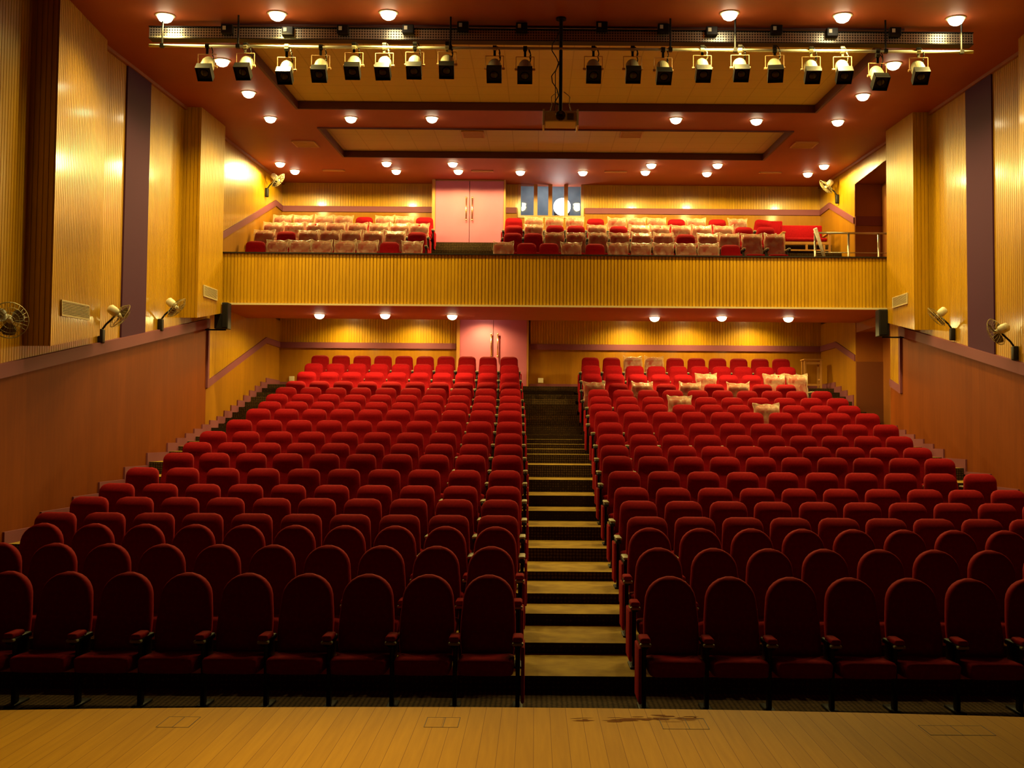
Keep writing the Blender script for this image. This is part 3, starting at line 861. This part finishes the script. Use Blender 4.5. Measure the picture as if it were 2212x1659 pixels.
LROWS = {0: (1057, 128.2, 9), 1: (1062, 116.6, 10), 2: (1071, 107.3, 10), 3: (1076.5, 105.05, 10), 4: (1081, 97.7, 10), 5: (1087.5, 91.8, 10),
         6: (1090.6, 86.1, 10), 7: (1095.4, 78.3, 10), 8: (1098.5, 74.2, 10), 9: (1098.5, 70.4, 10), 10: (1100, 64.4, 10), 11: (1101.7, 60.1, 10),
         12: (1101.7, 57.5, 10), 13: (1103, 55.9, 10), 14: (1103.3, 53.8, 10), 15: (1103.3, 51.5, 10), 16: (1101.7, 48.7, 10), 17: (1101.7, 47.0, 10), 18: (1100, 45.3, 10)}
RROWS = {0: (1445.4, 127.9, 7), 1: (1421, 118.2, 8), 2: (1402, 109, 8), 3: (1396.6, 102.1, 9), 4: (1378, 95.9, 10), 5: (1363, 89.6, 10), 6: (1347.7, 84.6, 10),
         7: (1333, 76.8, 10), 8: (1327, 72.3, 10), 9: (1320.6, 68.7, 10), 10: (1317, 65.9, 10), 11: (1310, 62.4, 10), 12: (1298, 59.3, 10), 13: (1297, 56.7, 10),
         14: (1292.5, 53.4, 10), 15: (1283, 51.7, 9), 16: (1279, 49, 10), 17: (1277, 46.8, 10), 18: (1275, 45.7, 10)}
RWRAP = {(18, 2), (18, 3), (16, 5), (16, 8), (16, 9), (15, 0), (15, 2), (15, 4), (15, 6), (13, 3), (12, 6)}
for side, rows in (('left', LROWS), ('right', RROWS)):
    for k, (x0, p, n) in rows.items():
        Y = YS[k]; sg = -1 if side == 'left' else 1
        xa = atY(x0, TY[k], Y).x; pw = p / F * Y
        kind = 'rd' if k < 3 else 'sq'
        row = (('front row' if k == 0 else ORD[k + 1] + ' row from the front') if k < 10 else ('back row' if k == 18 else ORD[19 - k] + ' row from the back'))
        for c in range(n):
            x = xa + sg * c * pw
            wrap = side == 'right' and (k, c) in RWRAP
            what = 'red round-backed chair' if kind == 'rd' else ('plastic-wrapped red chair' if wrap else 'red square-backed chair')
            seat = 'at the aisle' if c == 0 else '%s from the aisle' % ORD[c + 1]
            lab = '%s, %s block, %s, %s' % (what, side, row, seat)
            if kind == 'rd': grp = 'round-backed red chairs in the three front rows'
            elif wrap: grp = 'plastic-wrapped chairs in the stalls'
            else: grp = 'square-backed red chairs in the stalls'
            if side == 'left': arms = (-1, 1) if c == 0 else (-1,)
            else: arms = (-1, 1) if c == n - 1 else (-1,)
            panel = (1 if side == 'left' else -1) if c == 0 else 0
            chair('round_back_chair' if kind == 'rd' else 'square_back_chair', kind, x, Y - .14, ZF[k], pw, lab, grp, arms, panel, wrap)

# balcony seats: x of the backrest, wrapped or bare
BY = [26.3, 27.3, 28.3, 29.3]; BZ = [H + 3.66, H + 4.1, H + 4.5, H + 4.9]; BT = [516, 499, 482, 467]
BL = [[(554, 0), (601, 1), (650, 1), (697, 1), (746, 1), (795, 1), (843, 0), (892, 1)],
      [(573, 1), (620, 0), (668, 1), (714, 1), (760, 1), (807, 1), (855, 1), (902, 0)],
      [(592, 1), (637, 1), (684, 1), (727, 1), (774, 1), (820, 1), (864, 1), (907, 1)],
      [(613, 1), (657, 1), (702, 1), (744, 1), (788, 0), (832, 1), (875, 1), (918, 0)]]
BR = [[(1088, 1), (1138, 0), (1186, 0), (1234, 1), (1285, 0), (1334, 1), (1383, 1), (1432, 1), (1481, 1), (1529, 1), (1577, 0)],
      [(1108, 0), (1152, 0), (1197, 1), (1244, 1), (1292, 1), (1338, 1), (1385, 1), (1432, 1), (1480, 0), (1527, 1), (1574, 1), (1622, 1), (1671, 1)],
      [(1110, 0), (1153, 1), (1199, 0), (1244, 0), (1289, 1), (1336, 0), (1381, 1), (1425, 1), (1470, 1), (1515, 1), (1561, 1), (1606, 0), (1652, 0)],
      [(1110, 0), (1153, 1), (1197, 1), (1241, 1), (1286, 0), (1332, 1), (1374, 1), (1417, 1), (1460, 0), (1503, 1), (1548, 0), (1592, 1), (1637, 0)]]
for side, R_ in (('left', BL), ('right', BR)):
    for k, row in enumerate(R_):
        n = len(row)
        for c, (px, wr) in enumerate(row):
            top = BT[k] + (px - 700) * .0075
            p = atY(px, top, BY[k]); pw = .552
            idx = (n - c) if side == 'left' else (c + 1)
            rn = ['front row', 'second row', 'third row', 'back row'][k]
            what = 'plastic-wrapped red balcony chair' if wr else 'unwrapped red balcony chair'
            lab = '%s, %s block, %s, %s' % (what, side, rn, 'next to the steps' if idx == 1 else '%s from the steps' % ORD[idx])
            last = (c == n - 1)
            tl = None
            if side == 'right' and k == 3 and c == 12: tl = (0, .14, 0)
            chair('balcony_chair', 'sq', p.x, BY[k] - .14, BZ[k], pw, lab, 'chairs on the balcony', (-1, 1) if last else (-1,),
                  (1 if side == 'left' and last else (-1 if side == 'right' and c == 0 else 0)), bool(wr), 0, tl)

# ------------------------------------------------------------------ wooden settees on the balcony
def settee(x, y, z, w_, label):
    t = thing('settee', (x, y, z), label, 'settee', 'wooden settees on the balcony'); h = w_ / 2
    bm = NB(); bbox_bev(bm, -h + .06, h - .06, .14, .26, .40, .88, .03, 3); link('backrest', bm, M['red'], t, True)
    bm = NB(); bbox_bev(bm, -h + .06, h - .06, -.38, .16, .34, .44, .03, 3); link('seat', bm, M['red'], t, True)
    xs = (-h, h)
    for xx in xs:
        for yy in (-.36, .20):
            bm = NB(); box(bm, xx - .03, xx + .03, yy - .03, yy + .03, 0, .56); link('leg', bm, M['wood_frame'], t)
        bm = NB(); bbox_bev(bm, xx - .045, xx + .045, -.42, .24, .56, .60, .01); link('armrest', bm, M['wood_frame'], t)
    bm = NB(); box(bm, -h + .03, h - .03, -.38, -.34, .26, .33); box(bm, -h + .03, h - .03, -.38, -.34, .08, .12); box(bm, -.03, .03, -.375, -.345, .12, .26)
    link('front_rail', bm, M['wood_frame'], t)
    return t
p = atY(1731, 500, 28.95)
settee(p.x + .05, 28.95, H + 4.9, 1.24, 'wooden settee with red cushions beside the balcony railing, both arms in view')
p2 = atY(1652, 500, 29.25)
bm = NB()
t = thing('red_settee', (atY(1668, 480, 29.75).x, 29.6, H + 5.3), 'red settee backrest standing behind the tilted chair at the right', 'settee')
bbox_bev(bm, -.34, .26, 0, .12, 0.28, .70, .03, 3); link('backrest', bm, M['red'], t, True)
bm = NB(); bbox_bev(bm, -.34, .26, -.14, .0, .22, .30, .02, 3); link('seat', bm, M['red'], t, True)
for sx in (-.32, .24):
    for sy in (-.12, .08):
        bm = NB(); box(bm, sx - .02, sx + .02, sy - .02, sy + .02, 0, .24 if sy < 0 else .30); link('leg', bm, M['wood_frame'], t)

# balcony railing
r0 = atY(1758, 503, 25.7); r1 = atY(1908, 507, 25.7)
t = thing('balcony_railing', (r0.x, 25.7, H + 3.66), 'grey metal railing at the right end of the balcony', 'railing')
L_ = XR + .3 - r0.x; hh = r0.z - H - 3.66
bm = NB(); tube(bm, (0, 0, hh), (L_, 0, hh), .025, 12); link('handrail', bm, M['steel'], t, True)
bm = NB()
for q in (.35, .62): tube(bm, (0, 0, hh * q), (L_, 0, hh * q), .011, 8)
link('midrail', bm, M['steel'], t, True)
for q in (0.03, X_at(1833, 25.7, 520) - r0.x, X_at(1898, 25.7, 520) - r0.x):
    bm = NB(); tube(bm, (q, 0, 0), (q, 0, hh), .028, 12); tube(bm, (q, 0, 0), (q, 0, .015), .06, 16); link('post', bm, M['steel'], t, True)
bm = NB(); a = Vector((-.08, -.25, hh + .02)); b = Vector((.22, -.05, .55)); tube(bm, a, b, .05, 10, .035); tube(bm, b, b + Vector((-.1, -.02, -.5)), .04, 10, .06)
o = tag(link('wrapped_rail', bm, M['white_sheet'], None, True), 'crumpled plastic-wrapped rail leaning against the balcony railing', 'rail')
o.location = (r0.x + .02, 25.6, H + 3.68)

# ------------------------------------------------------------------ lighting bar
YP, YBAR = 16.55, 16.3
zc = lambda px, py, Y: atY(px, py, Y)
a = atY(322, 73, YP); b = atY(2102, 81, YP)
zp = (a.z + b.z) / 2
t = thing('cable_tray', (0, YP, zp), 'long perforated metal cable tray under the ceiling, above the lighting bar', 'cable tray')
bm = NB(); hh = .085
box(bm, a.x, b.x, 0, .012, -hh, hh)
link('tray_side', bm, M['perforated'], t)
bm = NB(); box(bm, a.x, b.x, -.03, .16, hh, hh + .012); box(bm, a.x, b.x, -.02, .16, -hh - .012, -hh)
link('tray_flange', bm, M['black_metal'], t)
for i, (x, y) in enumerate(((491, 64), (622, 68), (741, 65), (882, 64), (1000, 58), (1127, 60), (1300, 58), (1433, 62), (1537, 68), (1677, 65), (1797, 71), (1933, 70))):
    p = atY(x, y, YP - .05); bm = NB(); bbox_bev(bm, p.x - .09, p.x + .09, -.1, -.002, p.z - zp - .07, p.z - zp + .07, .01)
    jb = link('socket_box', bm, M['black_metal'], t)
    bm = NB(); box(bm, p.x - .06, p.x - .01, -.108, -.1, p.z - zp - .02, p.z - zp + .04); link('lit_side', bm, M['cream'], jb)  # cream plate stands in for the lit side of the box
for x in (350, 514, 973, 1448, 1660, 1913, 2077):
    pass
a = atY(322, 101, YBAR); b = atY(2102, 110, YBAR); zb = (a.z + b.z) / 2
t = thing('lighting_bar', (0, YBAR, zb), 'long horizontal stage lighting pipe hung from the ceiling in front of the cable tray', 'lighting bar')
bm = NB(); tube(bm, (a.x, 0, 0), (b.x, 0, 0), .024, 12); link('pipe', bm, M['pipe'], t, True)
for x in (350, 514, 973, 1448, 1588, 1913, 2077):
    q = atY(x, 101, YBAR).x; bm = NB(); tube(bm, (q, 0, 0), (q, 0, ceil(YBAR) - zb), .015, 8)
    box(bm, q - .03, q + .03, -.03, .03, -.03, .03); link('hanger', bm, M['black_metal'], t)

# one spotlight, then copies
FX = [(445, 154), (528, 152), (617, 161), (691, 157), (763, 151), (829, 152), (895, 150), (965, 149), (1068, 158), (1134, 160), (1282, 159), (1367, 159),
      (1433, 162), (1518, 157), (1600, 156), (1675, 157), (1754, 160), (1822, 160), (1898, 174), (1987, 162)]
def make_spot():
    t = thing('spotlight', (0, 0, 0), '', 'spotlight', 'stage spotlights hung from the lighting bar')
    A = Matrix.Rotation(math.radians(48), 4, 'X')          # lamp axis: local -Y, tipped down
    bm = NB()
    prof = [(0, -.20), (.05, -.195), (.085, -.165), (.103, -.11), (.107, -.04), (.107, .10), (0, .10)]
    lathe(bm, prof, 24, A @ Matrix.Rotation(PI / 2, 4, 'X'))
    body = link('lamp_body', bm, M['housing'], t, False)
    bm = NB()                                               # square hood: hollow
    S = .116
    for (x0, x1, z0, z1) in ((-S, S, S - .006, S), (-S, S, -S, -S + .006), (-S, -S + .006, -S, S), (S - .006, S, -S, S)):
        vs = box(bm, x0, x1, -.24, -.10, z0, z1); bmesh.ops.transform(bm, matrix=A, verts=vs)
    vs = box(bm, -S, S, -.19, -.18, -S, S); bmesh.ops.transform(bm, matrix=A, verts=vs)
    hood = link('hood', bm, M['black_metal'], t)
    bm = NB(); lathe(bm, [(0, .205), (.05, .20), (.07, .192), (.07, .19), (0, .19)], 20, A @ Matrix.Rotation(PI / 2, 4, 'X')); link('lens', bm, M['lens'], t, True)
    bm = NB()                                               # yoke
    path_tube(bm, [(-.14, 0, -.02), (-.14, 0, .20), (.14, 0, .20), (.14, 0, -.02)], .0055, 6)
    for s in (-1, 1): tube(bm, (s * .115, 0, 0), (s * .16, 0, 0), .018, 10)
    link('yoke', bm, M['ceil_vent'], t)
    return t
spot0 = make_spot(); bm_done = False
for i, (x, y) in enumerate(FX):
    t = spot0 if i == 0 else copy_tree(spot0)
    p = atY(x, y - 12, YBAR - .05); t.location = (p.x, YBAR, p.z)
    t.rotation_euler = (0, 0, [0.02, -.04, 0, .03, 0, -.03, .03, .04, 0, 0, 0, 0, .02, 0, -.03, -.12, -.06, -.06, .04, -.08][i])
    side = 'left' if i < 10 else 'right'; n = i + 1 if i < 10 else 20 - i
    t['label'] = 'black-fronted stage spotlight on the bar, %s from the %s end' % (ORD[n], side)
    top = zb - p.z
    bm = NB(); box(bm, -.018, .018, -.012, .012, .20, top + .03); tube(bm, (-.03, 0, top), (.03, 0, top), .04, 12)
    link('clamp', bm, M['pipe'] if (i % 3) else M['black_metal'], t)
    rnd = random.Random(i); bm = NB(); pts_ = []
    for q in range(9):
        u = q / 8; pts_.append((.04 + .05 * math.sin(PI * u) * rnd.choice((1, 1, .6)), .02 + .03 * math.sin(2 * PI * u), .05 + (top - .02) * u))
    path_tube(bm, pts_, .008, 6); link('power_cable', bm, M['cream'] if i in (2, 3, 5, 6, 13, 15, 17) else M['black'], t, True)

# ------------------------------------------------------------------ data projector
pp = atY(1211, 252, 16.2)
t = thing('video_projector', (pp.x, 16.2, pp.z), 'video projector hanging from a ceiling pole at the centre of the hall', 'projector')
bm = NB(); bbox_bev(bm, -.245, .245, -.02, .36, -.085, .085, .02, 3); body = link('projector_case', bm, M['cream'], t)
bm = NB(); lathe(bm, [(0, .03), (.055, .03), (.062, .05), (.075, .05), (.075, 0), (0, 0)], 24, Matrix.Translation((0, -.02, 0)) @ Matrix.Rotation(PI / 2, 4, 'X')); link('projector_lens', bm, M['lens'], body, True)
bm = NB()
for k in range(6): box(bm, .10, .20, -.026, -.019, -.05 + k * .018, -.043 + k * .018)
link('projector_vent', bm, M['black'], body)
bm = NB()
for s in (-1, 1):
    box(bm, s * .262 - .014, s * .262 + .014, -.06, .34, -.15, .10)
box(bm, -.262, .262, .10, .13, .10, .12)
link('mounting_cage', bm, M['cream'], t)
bm = NB(); tube(bm, (0, .11, .10), (0, .11, ceil(16.3) - pp.z), .028, 12); tube(bm, (0, .11, ceil(16.3) - pp.z - .03), (0, .11, ceil(16.3) - pp.z - .0), .08, 16); link('ceiling_pole', bm, M['black_metal'], t)
for k, (x1_, o_) in enumerate(((-.17, -.05), (.17, .05), (-.10, -.03))):
    bm = NB(); zt = .42 if k < 2 else .9
    path_tube(bm, [(x1_, .11, .10), (x1_ * .8, .10, .22), (x1_ * .55 + o_, .08, zt * .8), (o_, .1, zt)], .007, 6); link('cable', bm, M['cream'] if k < 2 else M['black'], t, True)
bm = NB(); rnd = random.Random(5); pts_ = [(-.03, .06, .2)]
for k in range(12): pts_.append((-.09 + .06 * math.sin(k * 1.3), .06 + .02 * math.cos(k), .25 + k * .1))
path_tube(bm, pts_, .008, 6); link('cable', bm, M['black'], t, True)

# ------------------------------------------------------------------ wall fans
def make_fan():
    t = thing('wall_fan', (0, 0, 0), '', 'fan', 'wall fans')
    bm = NB(); bbox_bev(bm, 0, .09, -.06, .06, -.12, .12, .02, 3); link('wall_bracket', bm, M['black'], t, True)
    bm = NB(); path_tube(bm, [(.05, 0, .10), (.12, 0, .20), (.27, 0, .34)], .017, 10); link('arm', bm, M['black_metal'], t, True)
    hd = bpy.data.objects.new('fan_head', None); C.objects.link(hd); hd.parent = t; hd.location = (.28, 0, .40)
    bm = NB(); lathe(bm, [(0, -.15), (.045, -.145), (.075, -.12), (.08, -.04), (.07, .02), (.04, .04), (0, .045)], 20, Matrix.Rotation(PI / 2, 4, 'Y')); link('motor_housing', bm, M['cream'], hd, True)
    bm = NB()
    Ry = Matrix.Rotation(PI / 2, 4, 'Y')
    for R_, z in ((.24, .09), (.17, .15), (.11, .165), (.11, .02), (.05, .17)):
        ring_torus(bm, R_, .003 if R_ != .24 else .007, Ry @ Matrix.Translation((0, 0, z)), 28, 4)
    for k in range(24):
        a_ = 2 * PI * k / 24; c_, s_ = math.cos(a_), math.sin(a_)
        for z1_, z2_, z3_ in ((.17, .15, .09), (.01, .03, .09)):
            path_tube(bm, [Ry @ Vector((.04 * c_, .04 * s_, z1_)), Ry @ Vector((.17 * c_, .17 * s_, z2_)), Ry @ Vector((.24 * c_, .24 * s_, z3_))], .0022, 4)
    link('guard', bm, M['guard'], hd)
    bm = NB(); lathe(bm, [(0, .05), (.04, .05), (.04, .11), (.02, .13), (0, .13)], 16, Ry); link('hub', bm, M['cream'], hd, True)
    for k in range(3):
        bm = NB(); n = 7
        rows_ = []
        for i in range(n + 1):
            r = .035 + .17 * i / n; w0 = .25 + .5 * math.sin(PI * (.25 + .7 * i / n))
            rows_.append([bm.verts.new(Matrix.Rotation(2 * PI * k / 3, 4, 'X') @ (Ry @ Vector((r * math.cos(w), r * math.sin(w), .09 + .03 * (w / w0 if w0 else 0))))) for w in (-w0, -w0 / 3, w0 / 3, w0)])
        for A_, B_ in zip(rows_[:-1], rows_[1:]):
            for j in range(3): bm.faces.new((A_[j], A_[j + 1], B_[j + 1], B_[j]))
        bmesh.ops.solidify(bm, geom=bm.faces[:], thickness=.003)
        link('blade', bm, M['fan_blade'], hd, True)
    return t
fan0 = make_fan()
FANS = [(213, 726, XL, .75, .60, 'cream wall fan on the left wall, just before the purple panel'),
        (342, 702, XL, .15, .72, 'cream wall fan on the left wall, just behind the purple panel'),
        (-30, 755, XL, -.9, .1, 'wall fan at the left edge of the view'),
        (573, 416, XL, .1, .75, 'wall fan high in the left rear corner of the balcony'),
        (2062, 722, XR, .45, .72, 'wall fan on the right wall between duct and purple panel'),
        (2198, 763, XR, .95, .35, 'wall fan on the right wall in front of the purple panel'),
        (1812, 430, XR, .2, .75, 'wall fan high in the right rear corner of the balcony')]
for i, (x, y, X, yaw, pit, lab) in enumerate(FANS):
    t = fan0 if i == 0 else copy_tree(fan0)
    p = atX(x, y, X); t.location = p; t['label'] = lab
    t.rotation_euler = (0, 0, 0 if X < 0 else PI)
    hd = [c for c in t.children if c.name.startswith('fan_head')][0]
    s = 1 if X < 0 else -1
    hd.rotation_euler = (0, pit, s * yaw)

# ------------------------------------------------------------------ wall grilles
def wall_grille(pa, pb, pc, inward, label, nslat=9):
    """pa, pb: bottom corners; pc: top corner over pa"""
    pa, pb, pc = Vector(pa), Vector(pb), Vector(pc)
    t = thing('air_grille', pa, label, 'grille', 'air grilles on the side walls')
    dx = pb - pa; n = Vector(inward)
    w_ = dx.length; e = dx.normalized(); hgt = (pc - pa).length; up_ = (pc - pa).normalized()
    nn = e.cross(up_); nn = nn if nn.dot(n) > 0 else -nn
    Mx = Matrix((e, nn, up_)).transposed().to_4x4()
    def put(nm, boxes, m):
        bm = NB()
        for b_ in boxes: box(bm, *b_)
        bmesh.ops.transform(bm, matrix=Mx, verts=bm.verts[:]); link(nm, bm, m, t)
    f = .02
    put('frame', [(0, w_, 0, .02, 0, f), (0, w_, 0, .02, hgt - f, hgt), (0, f, 0, .02, f, hgt - f), (w_ - f, w_, 0, .02, f, hgt - f)], M['grille'])
    put('backing', [(f, w_ - f, .0, .003, f, hgt - f)], M['slot'])
    put('slats', [(f, w_ - f, .004, .016, f + (hgt - 2 * f) * (k + .25) / nslat, f + (hgt - 2 * f) * (k + .7) / nslat) for k in range(nslat)], M['grille'])
def on_line(px, py, x0, y0, x1, y1):
    """point where the view ray meets the upright plane through the plan line"""
    d = ray(px, py); nx, ny = (y1 - y0), -(x1 - x0); s = (nx * x0 + ny * y0) / (nx * d.x + ny * d.y)
    return Vector((d.x * s, d.y * s, d.z * s + H))
LA = (-6.995, 15.3, -7.235, 17.6)
wall_grille(on_line(131, 682, *LA), on_line(191, 692, *LA), on_line(131, 647, *LA), (1, 0, 0), 'slatted cream air grille on the wide left duct')
LB = (-7.035, 22.3, -7.035, 23.9)
wall_grille(on_line(439, 640, *LB), on_line(468, 650, *LB), on_line(439, 615, *LB), (1, 0, 0), 'slatted cream air grille on the left duct by the balcony')
LC = (7.815, 22.3, 7.815, 23.9)
wall_grille(on_line(1929, 666, *LC), on_line(1961, 656, *LC), on_line(1929, 643, *LC), (-1, 0, 0), 'slatted cream air grille on the right duct by the balcony')

# ceiling diffusers
def diffuser(px, py, w_, d_, label, grp, dz=0.0):
    p = atC(px, py); t = thing('ceiling_vent', (p.x, p.y, ceil(p.y) + dz), label, 'vent', grp); t.rotation_euler = (math.atan(CS), 0, 0)
    bm = NB(); f = .03
    for b_ in ((-w_ / 2, w_ / 2, -d_ / 2, -d_ / 2 + f), (-w_ / 2, w_ / 2, d_ / 2 - f, d_ / 2), (-w_ / 2, -w_ / 2 + f, -d_ / 2, d_ / 2), (w_ / 2 - f, w_ / 2, -d_ / 2, d_ / 2)): box(bm, *b_, -.03, .0)
    link('frame', bm, M['ceil_vent'], t)
    bm = NB(); box(bm, -w_ / 2 + f, w_ / 2 - f, -d_ / 2 + f, d_ / 2 - f, -.012, -.002); link('backing', bm, M['slot'], t)
    bm = NB(); n = max(2, int((d_ - .06) / .07))
    for k in range(n): y = -d_ / 2 + f + (d_ - 2 * f) * (k + .5) / n; box(bm, -w_ / 2 + f, w_ / 2 - f, y - .018, y + .018, -.024, -.016)
    link('slats', bm, M['ceil_vent'], t)
diffuser(1022, 300, .52, .62, 'square air vent in the rear sunk ceiling panel, left one of two', 'vents in the rear sunk panel', .12)
diffuser(1364, 300, .52, .62, 'square air vent in the rear sunk ceiling panel, right one of two', 'vents in the rear sunk panel', .12)
diffuser(660, 310, .55, .62, 'square air vent in the maroon ceiling left of the rear sunk panel', 'vents beside the rear sunk panel')
diffuser(1737, 312, .55, .62, 'square air vent in the maroon ceiling right of the rear sunk panel', 'vents beside the rear sunk panel')
for x, l in ((721, 'between the second and third lamps'), (1042, 'left of the balcony window'), (1330, 'right of the balcony window'), (1664, 'near the right rear corner')):
    diffuser(x, 367 + (x - 700) * .005, .6, .14, 'slim slot vent by the hindmost downlights, %s' % l, 'slim slot vents at the back')

# ------------------------------------------------------------------ loudspeakers under the ducts
for x0, x1, y0, y1, s, bx, lab in ((478, 493, 653, 710, 1, 462, 'black loudspeaker on a wall arm under the left duct'), (1899, 1918, 668, 726, -1, 1922, 'black loudspeaker on a wall arm under the right duct')):
    Y = 23.6; a = atY(x0, y1, Y); b = atY(x1, y0, Y); cx = (a.x + b.x) / 2
    t = thing('loudspeaker', (cx, Y, a.z), lab, 'loudspeaker', 'wall loudspeakers'); w_ = (b.x - a.x) / 2; h_ = b.z - a.z
    bm = NB(); bbox_bev(bm, -w_, w_, 0, .26, 0, h_, .015, 2); link('cabinet', bm, M['black'], t)
    bm = NB(); bbox_bev(bm, -w_ + .015, w_ - .015, -.015, .0, .03, h_ - .03, .006); link('front_grille', bm, M['black_metal'], t)
    wx = (XL if s > 0 else XR) - cx; q = X_at(bx, Y) - cx
    bm = NB(); bbox_bev(bm, min(q, -s * w_), max(q, -s * w_), .02, .24, .0, .34, .01); link('bracket_box', bm, M['black'], t)
    bm = NB(); box(bm, min(0, wx), max(0, wx), .10, .13, -.03, -.0); link('wall_arm', bm, M['black_metal'], t)

# ------------------------------------------------------------------ small things
for x, y, l in ((630, 818, 'small white socket plate low on the back wall, left corner'), (1168, 822, 'small white socket plate right of the pink stalls door')):
    p = atY(x, y, YB - .02); t = thing('wall_socket', p, l, 'socket', 'white socket plates on the back wall')
    bm = NB(); bbox_bev(bm, -.075, .075, -.012, .02, -.07, .07, .008); pl = link('plate', bm, M['cream'], t)
    bm = NB(); box(bm, -.02, .02, -.016, -.011, -.02, .02); link('switch', bm, M['cream'], t)
p = atY(1762, 842, 29.7)
t = thing('wooden_stool', (p.x - .1, 29.75, ZLAND), 'tall bare wooden stool standing by the right end of the back row', 'stool')
for sx in (-1, 1):
    for sy in (-1, 1):
        bm = NB(); box(bm, sx * .22 - .025, sx * .22 + .025, sy * .15 - .025, sy * .15 + .025, 0, .80); link('leg', bm, M['wood_frame'], t)
bm = NB(); bbox_bev(bm, -.27, .27, -.20, .20, .80, .835, .008); link('seat', bm, M['wood_frame'], t)
bm = NB()
for sy in (-1, 1): box(bm, -.2, .2, sy * .15 - .012, sy * .15 + .012, .70, .75); box(bm, -.2, .2, sy * .15 - .012, sy * .15 + .012, .10, .14)
for sx in (-1, 1): box(bm, sx * .22 - .012, sx * .22 + .012, -.13, .13, .25, .29)
link('stretcher', bm, M['wood_frame'], t)

# floor sockets in the stage
def hatch(px0, px1, py0, py1, mid, label):
    a = atZ(px0, py1, .81); b = atZ(px1, py0, .81); cx, cy = (a.x + b.x) / 2, (a.y + b.y) / 2
    w_, d_ = (b.x - a.x) / 2, (b.y - a.y) / 2
    t = thing('floor_hatch', (cx, cy, .81), label, 'hatch', 'flush hatches in the stage floor')
    bm = NB(); g = .004
    for b_ in ((-w_, w_, -d_, -d_ + g), (-w_, w_, d_ - g, d_), (-w_, -w_ + g, -d_, d_), (w_ - g, w_, -d_, d_), (mid * w_ - g / 2, mid * w_ + g / 2, -d_, d_)): box(bm, *b_, -.002, .0015)
    link('seam', bm, M['seam'], t)
    bm = NB(); box(bm, -w_ + g, w_ - g, -d_ + g, d_ - g, -.002, .0008); link('lid', bm, M['stage'], t)
hatch(336, 434, 1549, 1571, .0, 'flush rectangular hatch in the stage floor, leftmost of four')
hatch(915, 995, 1550, 1571, .1, 'flush rectangular hatch in the stage floor, left of the centre')
hatch(1432, 1520, 1553, 1575, .15, 'flush rectangular hatch in the stage floor beside the dark scuff marks')
hatch(2010, 2120, 1568, 1588, .0, 'flush faint hatch in the stage floor at the far right')
bm = NB(); rnd = random.Random(11)
for i in range(46):
    u = rnd.random(); px = 1235 + 270 * u ** .8; py = 1555 + rnd.gauss(0, 3.0) - (4 if u > .6 else 0)
    p = atZ(px, py, .81); l_ = rnd.uniform(.01, .07); q = rnd.uniform(.003, .012)
    n = 8; vs = [bm.verts.new((p.x + l_ * math.cos(2 * PI * k / n) * rnd.uniform(.7, 1.1), p.y + q * math.sin(2 * PI * k / n) * rnd.uniform(.6, 1.2), .8112 + i * .00001)) for k in range(n)]
    bm.faces.new(vs)
tag(link('scuff_mark', bm, M['stain']), 'dark scuff marks smeared across the stage planks right of centre', 'stain', kind='stuff')
